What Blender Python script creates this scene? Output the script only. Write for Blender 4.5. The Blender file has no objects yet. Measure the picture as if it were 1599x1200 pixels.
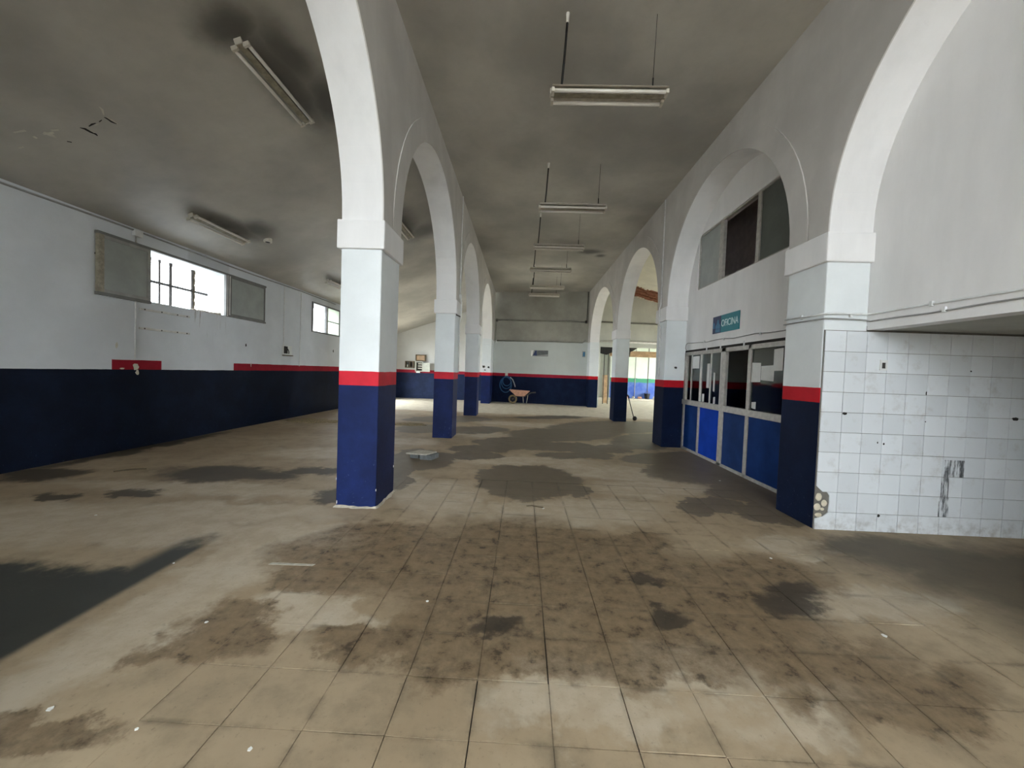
import bpy, bmesh, math, random
from mathutils import Vector, Matrix
random.seed(7)
scene = bpy.context.scene
COL = scene.collection

# ------------------------------------------------------------------ camera
CAM_F, CAM_PITCH, CAM_ROLL, CAM_YAW, CAM_H = 600.0, -0.0304, 0.0359, -0.0281, 1.46
fw = Vector((math.sin(CAM_YAW) * math.cos(CAM_PITCH), math.cos(CAM_YAW) * math.cos(CAM_PITCH), math.sin(CAM_PITCH)))
r0 = Vector((math.cos(CAM_YAW), -math.sin(CAM_YAW), 0))
u0 = r0.cross(fw)
rt = r0 * math.cos(CAM_ROLL) + u0 * math.sin(CAM_ROLL)
up = -r0 * math.sin(CAM_ROLL) + u0 * math.cos(CAM_ROLL)
cam_data = bpy.data.cameras.new('camera')
cam = bpy.data.objects.new('camera', cam_data)
COL.objects.link(cam)
cam_data.sensor_fit = 'HORIZONTAL'
cam_data.sensor_width = 36.0
cam_data.lens = 36.0 * CAM_F / 1599.0
cam_data.clip_start = 0.02
cam_data.clip_end = 200
M3 = Matrix((rt, up, -fw)).transposed()
cam.matrix_world = Matrix.Translation((0, 0, CAM_H)) @ M3.to_4x4()
scene.camera = cam

# ------------------------------------------------------------------ world, exposure
world = bpy.data.worlds.new('overcast_sky')
scene.world = world
world.use_nodes = True
bg = world.node_tree.nodes['Background']
bg.inputs['Color'].default_value = (0.90, 0.975, 1.04, 1)
bg.inputs['Strength'].default_value = 4.0
scene.view_settings.view_transform = 'Standard'
scene.view_settings.look = 'None'
scene.view_settings.gamma = 1.0
scene.view_settings.use_curve_mapping = False
scene.view_settings.exposure = 2.05
scene.cycles.use_denoising = True
scene.cycles.use_adaptive_sampling = True
scene.cycles.adaptive_threshold = 0.03
scene.cycles.max_bounces = 8
scene.cycles.diffuse_bounces = 5
scene.cycles.sample_clamp_indirect = 8.0


# ------------------------------------------------------------------ node helpers
class NT:
    def __init__(self, name):
        self.m = bpy.data.materials.new(name)
        self.m.use_nodes = True
        self.t = self.m.node_tree
        self.b = self.t.nodes['Principled BSDF']
        self.out = self.t.nodes['Material Output']

    def n(self, typ, **kw):
        nd = self.t.nodes.new(typ)
        for k, v in kw.items():
            setattr(nd, k, v)
        return nd

    def put(self, sock, v):
        if v is None:
            return
        if hasattr(v, 'is_linked'):
            self.t.links.new(v, sock)
        elif isinstance(v, (tuple, list)) and len(v) == 3 and sock.type == 'RGBA':
            sock.default_value = (v[0], v[1], v[2], 1)
        else:
            sock.default_value = v

    def math(self, op, a, b=None, c=None, clamp=False):
        nd = self.n('ShaderNodeMath', operation=op, use_clamp=clamp)
        for i, v in enumerate((a, b, c)):
            if v is not None:
                self.put(nd.inputs[i], v)
        return nd.outputs[0]

    def ramp(self, v, lo, hi, a=0.0, b=1.0, smooth=True):
        nd = self.n('ShaderNodeMapRange', interpolation_type='SMOOTHSTEP' if smooth else 'LINEAR')
        self.put(nd.inputs['Value'], v)
        nd.inputs['From Min'].default_value = lo
        nd.inputs['From Max'].default_value = hi
        nd.inputs['To Min'].default_value = a
        nd.inputs['To Max'].default_value = b
        return nd.outputs['Result']

    def mix(self, f, a, b, blend='MIX'):
        nd = self.n('ShaderNodeMix', data_type='RGBA', blend_type=blend)
        self.put(nd.inputs[0], f)
        self.put(nd.inputs[6], a)
        self.put(nd.inputs[7], b)
        return nd.outputs[2]

    def pos(self):
        return self.n('ShaderNodeNewGeometry').outputs['Position']

    def xyz(self, v):
        s = self.n('ShaderNodeSeparateXYZ')
        self.put(s.inputs[0], v)
        return s.outputs

    def noise(self, vec, scale, detail=4, rough=0.6, col=False, dist=0.0):
        nd = self.n('ShaderNodeTexNoise')
        self.put(nd.inputs['Vector'], vec)
        nd.inputs['Scale'].default_value = scale
        nd.inputs['Detail'].default_value = detail
        nd.inputs['Roughness'].default_value = rough
        nd.inputs['Distortion'].default_value = dist
        return nd.outputs['Color' if col else 'Fac']

    def vmath(self, op, a, b=None, scale=None):
        nd = self.n('ShaderNodeVectorMath', operation=op)
        self.put(nd.inputs[0], a)
        if b is not None:
            self.put(nd.inputs[1], b)
        if scale is not None:
            nd.inputs['Scale'].default_value = scale
        return nd.outputs['Value' if op in ('LENGTH', 'DISTANCE') else 'Vector']

    def mapping(self, vec, loc=(0, 0, 0), rot=(0, 0, 0), sc=(1, 1, 1), typ='POINT'):
        nd = self.n('ShaderNodeMapping', vector_type=typ)
        self.put(nd.inputs['Vector'], vec)
        nd.inputs['Location'].default_value = loc
        nd.inputs['Rotation'].default_value = rot
        nd.inputs['Scale'].default_value = sc
        return nd.outputs['Vector']

    def ellipses(self, vec, lst, soft=0.25):
        acc = None
        for (cx, cy, a, rx, ry) in lst:
            v = self.mapping(vec, (cx, cy, 0), (0, 0, a), (max(rx, .05), max(ry, .05), 1), 'TEXTURE')
            l = self.vmath('LENGTH', v)
            acc = l if acc is None else self.math('MINIMUM', acc, l)
        return self.ramp(acc, 1 + soft, 1 - soft)

    def bump(self, h, strength=0.2, dist=0.01):
        nd = self.n('ShaderNodeBump')
        nd.inputs['Strength'].default_value = strength
        nd.inputs['Distance'].default_value = dist
        self.put(nd.inputs['Height'], h)
        self.put(self.b.inputs['Normal'], nd.outputs[0])

    def fin(self, col=None, rough=None, metal=None, spec=None):
        if col is not None:
            self.put(self.b.inputs['Base Color'], col)
        if rough is not None:
            self.put(self.b.inputs['Roughness'], rough)
        if metal is not None:
            self.put(self.b.inputs['Metallic'], metal)
        if spec is not None:
            self.put(self.b.inputs['Specular IOR Level'], spec)
        return self.m


def plain(name, col, rough=0.6, metal=0.0, var=0.12, scale=9.0, spec=0.4):
    t = NT(name)
    p = t.pos()
    f = t.noise(p, scale, 5)
    c = t.mix(t.ramp(f, 0.3, 0.75), tuple(x * (1 - var) for x in col), tuple(min(1, x * (1 + var)) for x in col))
    return t.fin(c, rough, metal, spec)


def paint_white(t, p, base, dirt=0.12):
    f = t.noise(p, 1.3, 6, 0.6)
    c = t.mix(t.ramp(f, 0.3, 0.75), tuple(x * (1 - dirt) for x in base), base)
    g = t.noise(p, 14, 5, 0.7)
    return t.mix(t.ramp(g, 0.62, 0.8, 0, 0.12), c, (0.45, 0.43, 0.38))


def wall_paint(name, white, blue, red, mode):
    """limewashed masonry: white above, a red band, blue dado; mode says where the band runs"""
    t = NT(name)
    p = t.pos()
    s = t.xyz(p)
    wob = t.math('MULTIPLY_ADD', t.noise(p, 3.0, 3), 0.016, -0.008)
    z = t.math('ADD', s[2], wob)
    w = paint_white(t, p, white)
    if mode == 'left':
        # drips and dirt under the near window, scars in the plaster
        vs = t.mapping(p, sc=(1, 9, 0.9))
        dr = t.ramp(t.noise(vs, 1.6, 5, 0.65), 0.56, 0.70)
        wy = t.math('MULTIPLY', t.ramp(s[1], 6.95, 7.15), t.ramp(s[1], 8.05, 7.75))
        wz = t.math('MULTIPLY', t.ramp(s[2], 1.75, 2.35), t.ramp(s[2], 2.5, 2.42))
        dm = t.math('MULTIPLY', t.math('MULTIPLY', dr, wy), wz)
        w = t.mix(t.math('MULTIPLY', dm, 0.9), w, (0.16, 0.12, 0.08))
        # grey patch of older paint above the window
        py = t.math('MULTIPLY', t.ramp(s[1], 7.0, 7.05), t.ramp(s[1], 8.05, 8.0))
        pz = t.math('GREATER_THAN', s[2], 3.30)
        w = t.mix(t.math('MULTIPLY', t.math('MULTIPLY', py, pz), 0.35), w, (0.36, 0.38, 0.38))
        old = t.ramp(s[1], 11.9, 12.3, 0, 0.35)
        w = t.mix(old, w, (0.42, 0.41, 0.37))
    b = t.mix(t.ramp(t.noise(p, 2.2, 6, 0.65), 0.35, 0.75), tuple(x * .75 for x in blue), tuple(x * 1.25 for x in blue))
    # scuffs low on the dado
    sc = t.math('MULTIPLY', t.ramp(t.noise(p, 26, 5, 0.75), 0.63, 0.72), t.ramp(s[2], 0.75, 0.05))
    b = t.mix(t.math('MULTIPLY', sc, 0.7 if mode != 'left' else 0.25), b, (0.16, 0.22, 0.32))
    r = t.mix(t.ramp(t.noise(p, 5, 4), 0.35, 0.7), tuple(x * .85 for x in red), red)
    zb = 1.268
    isb = t.math('LESS_THAN', z, zb if mode != 'left' else 1.285)
    isr = t.math('LESS_THAN', z, 1.415 if mode != 'left' else 1.44)
    if mode == 'left':
        a = t.math('MULTIPLY', t.math('GREATER_THAN', s[1], 5.71), t.math('LESS_THAN', s[1], 6.52))
        a = t.math('MAXIMUM', a, t.math('GREATER_THAN', s[1], 8.19))
        isr = t.math('MULTIPLY', isr, a)
    if mode == 'back':
        # a gap in the band where the water tap was
        g = t.math('MULTIPLY', t.math('GREATER_THAN', s[0], -0.87), t.math('LESS_THAN', s[0], -0.74))
        zg = t.math('MULTIPLY', g, t.math('GREATER_THAN', s[2], 1.24))
        hi = t.ramp(s[2], 2.96, 2.99)
        soot = t.ramp(t.noise(p, 0.8, 5, 0.6), 0.3, 0.7)
        old = t.mix(soot, (0.30, 0.29, 0.25), (0.42, 0.41, 0.36))
        w = t.mix(hi, t.mix(0.35, w, (0.55, 0.58, 0.54)), old)
    c = t.mix(isr, w, r)
    c = t.mix(isb, c, b)
    if mode == 'back':
        c = t.mix(t.math('MULTIPLY', zg, t.math('LESS_THAN', s[2], 1.415)), c, (0.62, 0.58, 0.52))
    t.bump(t.noise(p, 18, 6, 0.7), 0.16, 0.01)
    ro = t.mix(t.math('MAXIMUM', isr, isb), (0.75, 0.75, 0.75), (0.55, 0.55, 0.55))
    return t.fin(c, ro, 0, 0.14 if mode == 'pillar' and blue[2] > .05 else 0.06)


WHITE = (0.78, 0.815, 0.82)
M = {}
M['pillar'] = wall_paint('left_pillar_paint', WHITE, (0.007, 0.016, 0.078), (0.62, 0.022, 0.040), 'pillar')
M['pillar_r'] = wall_paint('right_pillar_paint', WHITE, (0.005, 0.011, 0.034), (0.50, 0.014, 0.024), 'pillar')
M['wall_left'] = wall_paint('left_wall_paint', (0.70, 0.73, 0.76), (0.0035, 0.008, 0.021), (0.32, 0.012, 0.026), 'left')
M['wall_back'] = wall_paint('back_wall_paint', (0.60, 0.63, 0.61), (0.008, 0.015, 0.042), (0.36, 0.020, 0.042), 'back')

M['wall_aisle'] = wall_paint('rear_aisle_paint', (0.60, 0.60, 0.57), (0.012, 0.022, 0.062), (0.34, 0.018, 0.036), 'pillar')


def lime(name, base, dirt):
    t = NT(name)
    p = t.pos()
    c = paint_white(t, p, base, dirt)
    st = t.ramp(t.noise(t.mapping(p, sc=(2.4, 2.4, .5)), 1.0, 5, 0.6), 0.4, 0.75)
    c = t.mix(t.math('MULTIPLY', st, 0.35), c, tuple(x * 0.72 for x in base))
    t.bump(t.noise(p, 10, 6, 0.65), 0.14, 0.012)
    return t.fin(c, 0.75, 0, 0.3)


M['lime'] = lime('old_limewash', (0.60, 0.575, 0.54), 0.18)  # grey of age, darkened further to deepen shade on the nave faces
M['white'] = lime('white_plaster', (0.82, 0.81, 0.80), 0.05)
M['dirty'] = lime('dirty_plaster', (0.50, 0.50, 0.44), 0.2)
M['dark_room'] = plain('dim_room_paint', (0.42, 0.36, 0.35), 0.8)
M['lobby'] = lime('yard_plaster', (0.62, 0.63, 0.56), 0.15)


def ceiling_mat(name, base, stains, warm=0.0):
    t = NT(name)
    p = t.pos()
    s = t.xyz(p)
    f = t.noise(p, 0.55, 6, 0.55)
    c = t.mix(t.ramp(f, 0.3, 0.72), tuple(x * 0.72 for x in base), tuple(x * 1.15 for x in base))
    f2 = t.noise(p, 5, 6, 0.7)
    c = t.mix(t.ramp(f2, 0.4, 0.8, 0, 0.18), c, tuple(x * 0.6 for x in base))
    if stains:
        w = t.vmath('ADD', p, t.vmath('SCALE', t.vmath('SUBTRACT', t.noise(p, 2.5, 4, col=True), (0.5, 0.5, 0.5)), scale=0.22))
        flat = t.vmath('MULTIPLY', w, (1, 1, 0))
        e = t.ellipses(flat, stains, 0.75)
        c = t.mix(t.math('MULTIPLY', e, 0.8), c, (0.045, 0.042, 0.036))
    t.bump(t.noise(p, 7, 6, 0.6), 0.1, 0.012)
    return t.fin(c, 0.5, 0, 0.4)


M['ceil_nave'] = ceiling_mat('sooty_ceiling_paint', (0.47, 0.45, 0.40), [(1.95, 12.2, 0, .35, .22), (2.35, 12.6, 0, .16, .14)])
SOOT = [(-2.86, 4.5, 0, .20, .85), (-2.97, 3.75, 0, .26, .22), (-2.62, 5.0, 0, .26, .5), (-2.7, 4.2, 0, .2, .5), (-5.3, 6.75, 0, .16, .72), (-5.1, 7.2, 0, .2, .35),
        (-2.85, 9.0, 0, .3, .9), (-2.6, 9.5, 0, .4, .4), (-5.3, 11.1, 0, .2, .8)]
M['ceil_left'] = ceiling_mat('smoked_aisle_ceiling_paint', (0.48, 0.455, 0.40), SOOT)
M['ceil_right'] = lime('cream_ceiling_plaster', (0.66, 0.64, 0.54), 0.12)

# ------------------------------------------------------------------ floor material
BROWN = [(-1.2, 2.86, 2.982, 0.73, 0.47), (-1.43, 2.56, 2.838, 0.35, 0.22), (-1.17, 3.32, 3.129, 0.5, 0.29), (-0.03, 2.95, -2.519, 0.89, 0.83), (0.79, 2.61, -2.49, 0.9, 0.62), (1.34, 2.3, -2.754, 0.65, 0.33), (-0.41, 2.13, 3.109, 0.39, 0.27), (0.7, 1.98, -3.009, 0.44, 0.15), (1.72, 2.76, -2.77, 0.69, 0.33), (0.33, 3.12, -2.841, 0.69, 0.48), (1.62, 1.99, -2.898, 0.48, 0.18), (0.35, 2.07, -3.016, 0.7, 0.29), (0.0, 1.89, -3.06, 0.48, 0.17), (-1.55, 2.02, 2.894, 0.27, 0.14), (-1.67, 1.91, 2.797, 0.22, 0.11), (-0.83, 2.0, 3.134, 0.27, 0.12), (1.86, 1.8, -2.869, 0.53, 0.18), (1.08, 3.36, -2.874, 0.36, 0.18), (-1.78, 1.42, 2.836, 0.24, 0.09)]
WET = [(0.17, 5.19, 1.239, 0.84, 0.66), (-0.19, 5.31, 1.574, 0.71, 0.37), (0.64, 4.78, -2.319, 0.3, 0.23), (3.26, 6.39, -2.575, 1.49, 0.75), (3.31, 5.29, -2.698, 0.98, 0.44), (2.79, 7.09, -2.771, 1.08, 0.49), (1.62, 7.65, -2.682, 0.71, 0.41), (0.61, 7.77, -2.837, 0.95, 0.46), (1.04, 9.39, -2.678, 1.54, 0.91), (2.69, 11.11, -2.606, 2.18, 1.15), (-0.18, 8.09, -2.796, 0.84, 0.51), (-1.65, 6.21, 1.894, 0.78, 0.5), (-1.71, 5.15, 1.927, 0.65, 0.25), (-2.42, 9.35, 1.751, 0.73, 0.69), (-0.8, 6.59, -2.828, 0.5, 0.4), (2.22, 4.45, -2.596, 0.46, 0.25), (2.91, 4.4, -2.46, 0.67, 0.3), (-2.18, 11.37, -2.771, 1.33, 0.75), (2.9, 8.88, 0.871, 1.28, 0.72), (1.01, 6.93, -2.872, 0.73, 0.31), (2.54, 6.17, -2.591, 0.76, 0.41), (-0.64, 7.29, -2.896, 0.74, 0.37), (-1.17, 9.46, -2.785, 0.96, 0.61)]
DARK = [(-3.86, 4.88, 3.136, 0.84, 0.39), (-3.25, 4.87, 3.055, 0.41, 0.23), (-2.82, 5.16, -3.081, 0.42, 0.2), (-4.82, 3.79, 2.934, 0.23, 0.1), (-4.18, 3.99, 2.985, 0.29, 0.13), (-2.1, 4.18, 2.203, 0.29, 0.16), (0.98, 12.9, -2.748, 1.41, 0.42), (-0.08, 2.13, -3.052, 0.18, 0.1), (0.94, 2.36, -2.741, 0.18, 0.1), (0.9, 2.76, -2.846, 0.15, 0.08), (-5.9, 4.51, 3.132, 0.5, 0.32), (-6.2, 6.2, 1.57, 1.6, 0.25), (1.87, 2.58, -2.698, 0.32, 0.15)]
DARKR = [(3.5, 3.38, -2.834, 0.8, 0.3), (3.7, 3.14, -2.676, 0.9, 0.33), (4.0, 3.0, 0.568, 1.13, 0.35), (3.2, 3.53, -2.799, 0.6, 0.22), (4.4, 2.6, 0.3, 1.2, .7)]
LIGHT = [(-1.27, 2.21, 3.092, 0.29, 0.13), (-1.02, 2.18, 3.096, 0.19, 0.09), (-1.33, 4.63, 1.915, 0.57, 0.3), (-0.81, 4.38, 1.804, 0.67, 0.43), (0.07, 4.03, -2.823, 0.48, 0.3), (2.37, 3.47, -2.797, 0.37, 0.16), (2.5, 3.26, -2.827, 0.26, 0.1), (2.43, 2.6, -2.918, 0.59, 0.18), (1.47, 5.96, -2.832, 0.54, 0.26), (0.89, 6.06, -2.876, 0.43, 0.2), (1.75, 5.03, -2.899, 0.81, 0.32), (0.83, 4.13, -2.919, 0.79, 0.37), (-2.22, 7.62, -3.071, 0.5, 0.42), (0.25, 1.85, -3.042, 0.29, 0.1), (0.92, 1.96, -2.933, 0.38, 0.17), (0.37, 1.65, -3.047, 0.42, 0.13), (1.3, 1.72, -3.0, 0.46, 0.13), (-1.94, 3.17, 3.103, 0.64, 0.3), (-3.07, 3.17, 3.103, 0.81, 0.31), (-2.99, 3.62, -3.047, 1.17, 0.25), (-4.1, 3.25, 0, 1.2, 0.42), (-2.05, 2.3, 1.57, 1.0, 0.26), (-3.6, 4.25, 0, 1.6, 0.22), (-2.2, 5.9, 0.3, .5, .35), (-3.3, 6.3, 0.2, .9, .4), (0.0, 6.3, .1, 1.2, .3), (1.7, 5.65, 0, 1.1, .3), (-.9, 8.8, 0, .7, .45), (0.6, 10.7, 0, 1.0, .5), (2.2, 8.15, 0, .6, .3), (-.3, 10.9, 0, .9, .4)]


TX0, TY0, TW, TD = -1.50, 0.86, 0.3345, 0.3045


def near_to(lst, b):
    return [e for e in lst if b[0] - max(e[3], e[4]) - .35 < e[0] < b[1] + max(e[3], e[4]) + .35 and b[2] - max(e[3], e[4]) - .35 < e[1] < b[3] + max(e[3], e[4]) + .35] or [(60, 60, 0, .1, .1)]


def floor_mat(name, bounds):
    t = NT(name)
    p = t.vmath('MULTIPLY', t.pos(), (1, 1, 0))
    s = t.xyz(p)
    n1 = t.vmath('SUBTRACT', t.noise(p, 2.2, 6, 0.62, col=True), (0.5, 0.5, 0.5))
    n2 = t.vmath('SUBTRACT', t.noise(p, 11, 5, 0.7, col=True), (0.5, 0.5, 0.5))
    w = t.vmath('ADD', p, t.vmath('SCALE', n1, scale=0.75))
    w = t.vmath('ADD', w, t.vmath('SCALE', n2, scale=0.14))
    w = t.vmath('MULTIPLY', w, (1, 1, 0))
    sw = t.xyz(w)
    big = t.noise(p, 0.7, 6, 0.6)
    mid = t.noise(p, 4.0, 7, 0.68)
    fine = t.noise(p, 38, 5, 0.75)
    # cement
    cem = t.mix(t.ramp(big, 0.3, 0.7), (0.335, 0.25, 0.155), (0.445, 0.35, 0.23))
    cem = t.mix(t.ramp(mid, 0.42, 0.75, 0, 0.6), cem, (0.20, 0.16, 0.105))
    # paler cement at the far end, brightened further in place of rear-door light
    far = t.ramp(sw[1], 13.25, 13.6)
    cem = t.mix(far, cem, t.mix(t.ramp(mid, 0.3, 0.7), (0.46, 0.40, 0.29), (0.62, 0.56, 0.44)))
    # light scraped patches; left-aisle ones also make up for missing light
    li = t.ellipses(w, near_to(LIGHT, bounds), 0.35)
    cem = t.mix(t.math('MULTIPLY', li, 0.8), cem, t.mix(t.ramp(mid, 0.35, 0.65), (0.44, 0.36, 0.255), (0.56, 0.485, 0.37)))
    # grime on the tiles: brown, mottled
    br = t.ellipses(w, near_to(BROWN, bounds), 0.26)
    bc = t.mix(t.ramp(mid, 0.3, 0.7), (0.088, 0.056, 0.028), (0.20, 0.135, 0.072))
    n9 = t.noise(p, 9, 6, 0.72)
    bc = t.mix(t.ramp(n9, 0.52, 0.68, 0, 0.8), bc, (0.21, 0.145, 0.075))
    bc = t.mix(t.ramp(n9, 0.46, 0.33, 0, 0.85), bc, (0.032, 0.024, 0.014))
    bc = t.mix(t.ramp(t.noise(p, 2.6, 6, 0.7), 0.56, 0.72, 0, 0.7), bc, (0.04, 0.03, 0.018))
    c = t.mix(t.math('MULTIPLY', br, t.ramp(n9, 0.3, 0.62, 0.95, 0.62)), cem, bc)
    we = t.ellipses(w, near_to(WET, bounds), 0.07)
    wc = t.mix(t.ramp(mid, 0.3, 0.7), (0.095, 0.075, 0.05), (0.14, 0.113, 0.077))
    c = t.mix(t.math('MULTIPLY', we, 0.85), c, wc)
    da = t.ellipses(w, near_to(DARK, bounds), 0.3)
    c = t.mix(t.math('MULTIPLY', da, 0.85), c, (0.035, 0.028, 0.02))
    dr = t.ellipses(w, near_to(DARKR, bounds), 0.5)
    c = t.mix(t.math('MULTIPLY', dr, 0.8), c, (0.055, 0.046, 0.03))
    # tarred patch in the aisle, straight along the slab edge
    a = t.math('MULTIPLY', t.ramp(t.math('ADD', s[0], t.math('MULTIPLY', s[1], 0.03)), -2.37, -2.44), t.ramp(sw[1], 2.62, 2.4))
    pr = t.math('MULTIPLY', t.ramp(t.math('ADD', s[0], t.math('MULTIPLY', s[1], 0.03)), -2.35, -2.42), t.ramp(s[0], -2.78, -2.62))
    pr = t.math('MULTIPLY', pr, t.ramp(sw[1], 3.15, 2.85))
    a = t.math('MAXIMUM', a, pr)
    c = t.mix(t.math('MULTIPLY', a, 0.95), c, t.mix(mid, (0.012, 0.017, 0.016), (0.035, 0.042, 0.038)))
    if 'tiles' in name:
        jx = t.math('PINGPONG', t.math('SUBTRACT', s[0], TX0), TW / 2)
        jy = t.math('PINGPONG', t.math('SUBTRACT', s[1], TY0), TD / 2)
        jm = t.math('MULTIPLY', t.ramp(t.math('MINIMUM', jx, jy), 0.026, 0.0), t.ramp(mid, 0.42, 0.62))
        c = t.mix(t.math('MULTIPLY', jm, 0.38), c, (0.035, 0.028, 0.018))
    # grit
    c = t.mix(t.ramp(fine, 0.56, 0.75, 0, 0.4), c, (0.06, 0.05, 0.035))
    c = t.mix(t.ramp(t.noise(p, 60, 3, 0.7), 0.68, 0.74, 0, 0.35), c, (0.42, 0.38, 0.30))
    rough = t.math('SUBTRACT', 0.62, t.math('MULTIPLY', we, 0.14))
    t.bump(t.math('ADD', t.math('MULTIPLY', mid, 0.6), t.math('MULTIPLY', fine, 0.4)), 0.25, 0.006)
    # joints of the far paving, too far to tell apart as pieces
    return t.fin(c, rough, 0, 0.35)


TX0, TY0, TW, TD = -1.50, 0.86, 0.3345, 0.3045
TNX, TNY = 13, 14
tx1, ty1 = TX0 + TNX * TW, TY0 + TNY * TD
tym = TY0 + 6 * TD
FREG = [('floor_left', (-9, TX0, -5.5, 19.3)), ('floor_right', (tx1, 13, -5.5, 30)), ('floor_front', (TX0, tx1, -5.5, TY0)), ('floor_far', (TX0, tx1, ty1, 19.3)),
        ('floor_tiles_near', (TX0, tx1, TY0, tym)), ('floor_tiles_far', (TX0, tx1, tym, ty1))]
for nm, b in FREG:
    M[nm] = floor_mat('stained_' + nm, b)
M['tile'] = None


def tile_mat():
    t = NT('white_glazed_tile')
    p = t.pos()
    oi = t.n('ShaderNodeObjectInfo').outputs['Random']
    c = t.mix(oi, (0.66, 0.69, 0.71), (0.76, 0.79, 0.81))
    d = t.math('MULTIPLY', t.ramp(t.noise(p, 6, 6, 0.7), 0.52, 0.78), 0.45)
    c = t.mix(d, c, (0.40, 0.37, 0.32))
    s = t.xyz(p)
    base = t.math('MULTIPLY', t.ramp(s[2], 0.28, 0.0), t.ramp(t.noise(p, 9, 4), 0.4, 0.7))
    c = t.mix(t.math('MULTIPLY', base, 0.6), c, (0.30, 0.28, 0.25))
    # smear of old adhesive where a pipe box was pulled off
    vs = t.noise(t.mapping(p, sc=(22, 1, 3.5)), 2.0, 4, 0.7)
    m1 = t.math('MULTIPLY', t.math('MULTIPLY', t.math('GREATER_THAN', s[0], 4.18), t.math('LESS_THAN', s[0], 4.37)), t.math('MULTIPLY', t.math('GREATER_THAN', s[2], 0.58), t.math('LESS_THAN', s[2], 0.75)))
    m2 = t.math('MULTIPLY', t.math('MULTIPLY', t.math('GREATER_THAN', s[0], 4.165), t.math('LESS_THAN', s[0], 4.235)), t.math('MULTIPLY', t.math('GREATER_THAN', s[2], 0.38), t.math('LESS_THAN', s[2], 0.58)))
    m3 = t.math('MULTIPLY', t.math('MULTIPLY', t.math('GREATER_THAN', s[0], 4.15), t.math('LESS_THAN', s[0], 4.25)), t.math('MULTIPLY', t.math('GREATER_THAN', s[2], 0.18), t.math('LESS_THAN', s[2], 0.38)))
    mk = t.math('MAXIMUM', t.math('MAXIMUM', m1, m2), m3)
    c = t.mix(t.math('MULTIPLY', mk, t.ramp(vs, 0.36, 0.62)), c, (0.075, 0.08, 0.085))
    return t.fin(c, 0.32, 0, 0.5)


M['tile'] = tile_mat()
M['yard_ground'] = plain('outdoor_concrete', (0.26, 0.25, 0.23), 0.9)
M['grout'] = plain('tile_grout', (0.16, 0.15, 0.13), 0.9)
M['alu'] = plain('aged_aluminium', (0.42, 0.40, 0.36), 0.5, 0.25, 0.15, 14)
M['alu_grey'] = plain('grey_green_sash_frame', (0.30, 0.30, 0.275), 0.5, 0.1)
M['alu_dark'] = plain('dark_sash_frame', (0.16, 0.16, 0.15), 0.5, 0.2)
M['alu_light'] = plain('pale_sash_frame', (0.62, 0.61, 0.58), 0.5, 0.15)
M['frost'] = plain('frosted_grey_glass', (0.30, 0.32, 0.295), 0.35, 0, 0.10, 3, 0.5)
M['frost2'] = plain('dark_frosted_glass', (0.085, 0.10, 0.085), 0.35, 0, 0.15, 3, 0.5)
M['blue_panel'] = plain('navy_blue_panel', (0.008, 0.038, 0.17), 0.6, 0, 0.15, 3, 0.06)
M['blue_bright'] = plain('bright_blue_panel', (0.004, 0.05, 0.42), 0.6, 0, 0.15, 3, 0.06)
M['blue_mid'] = plain('slate_blue_panel', (0.014, 0.042, 0.15), 0.6, 0, 0.15, 3, 0.06)
M['lamp'] = plain('cream_enamel', (0.58, 0.54, 0.46), 0.45, 0, 0.12, 20)
M['lamp_body'] = plain('grimy_enamel', (0.30, 0.27, 0.20), 0.5, 0, 0.25, 16)
M['tube'] = plain('unlit_fluorescent_tube', (0.72, 0.68, 0.61), 0.3, 0, 0.05)
M['black'] = plain('black_rubber', (0.015, 0.014, 0.013), 0.6)
M['soot'] = plain('dark_hole', (0.02, 0.018, 0.015), 0.9)
M['cable'] = plain('grey_cable', (0.30, 0.30, 0.29), 0.6)
M['cable_w'] = plain('painted_conduit', (0.70, 0.71, 0.70), 0.6)
M['pipe'] = plain('galvanised_pipe', (0.30, 0.30, 0.26), 0.5, 0.3)
M['pvc'] = plain('white_pipe', (0.80, 0.79, 0.74), 0.35)
M['rust'] = plain('rusty_tray', (0.50, 0.27, 0.18), 0.7, 0, 0.2, 12)
M['wheel'] = plain('dusty_tyre', (0.30, 0.23, 0.12), 0.8, 0, 0.2)
M['steel'] = plain('dark_steel', (0.06, 0.055, 0.05), 0.5, 0.5)
M['hose'] = plain('blue_hose', (0.012, 0.09, 0.22), 0.45)
M['hose_w'] = plain('grey_white_hose', (0.45, 0.48, 0.48), 0.5)
M['paper'] = plain('white_paper', (0.72, 0.73, 0.71), 0.8, 0, 0.05)
M['wood'] = plain('pale_wood', (0.52, 0.34, 0.19), 0.7, 0, 0.2, 6)
M['wood_dark'] = plain('weathered_brown_wood', (0.13, 0.10, 0.06), 0.75, 0, 0.25, 10)
M['metal_box'] = plain('grey_brown_enclosure', (0.05, 0.045, 0.04), 0.6)
M['cream'] = plain('cream_enclosure_door', (0.42, 0.43, 0.36), 0.5)
M['teal'] = plain('teal_sign_face', (0.006, 0.19, 0.24), 0.4, 0, 0.06, 5)
M['navy'] = plain('navy_sign_face', (0.012, 0.028, 0.10), 0.4, 0, 0.06, 5)
M['sign_mark'] = plain('light_blue_print', (0.03, 0.16, 0.30), 0.4)
M['letter'] = plain('pale_lettering', (0.62, 0.82, 0.84), 0.4, 0, 0.03)
M['brick'] = plain('red_brick', (0.22, 0.085, 0.045), 0.85, 0, 0.35, 10)
M['mortar'] = plain('pale_mortar', (0.50, 0.45, 0.36), 0.9, 0, 0.2, 20)
M['mortar_dark'] = plain('grey_brown_mortar', (0.17, 0.145, 0.10), 0.9, 0, 0.2, 20)
M['stone'] = plain('cream_pebble', (0.66, 0.60, 0.46), 0.7, 0, 0.12, 20)
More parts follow.
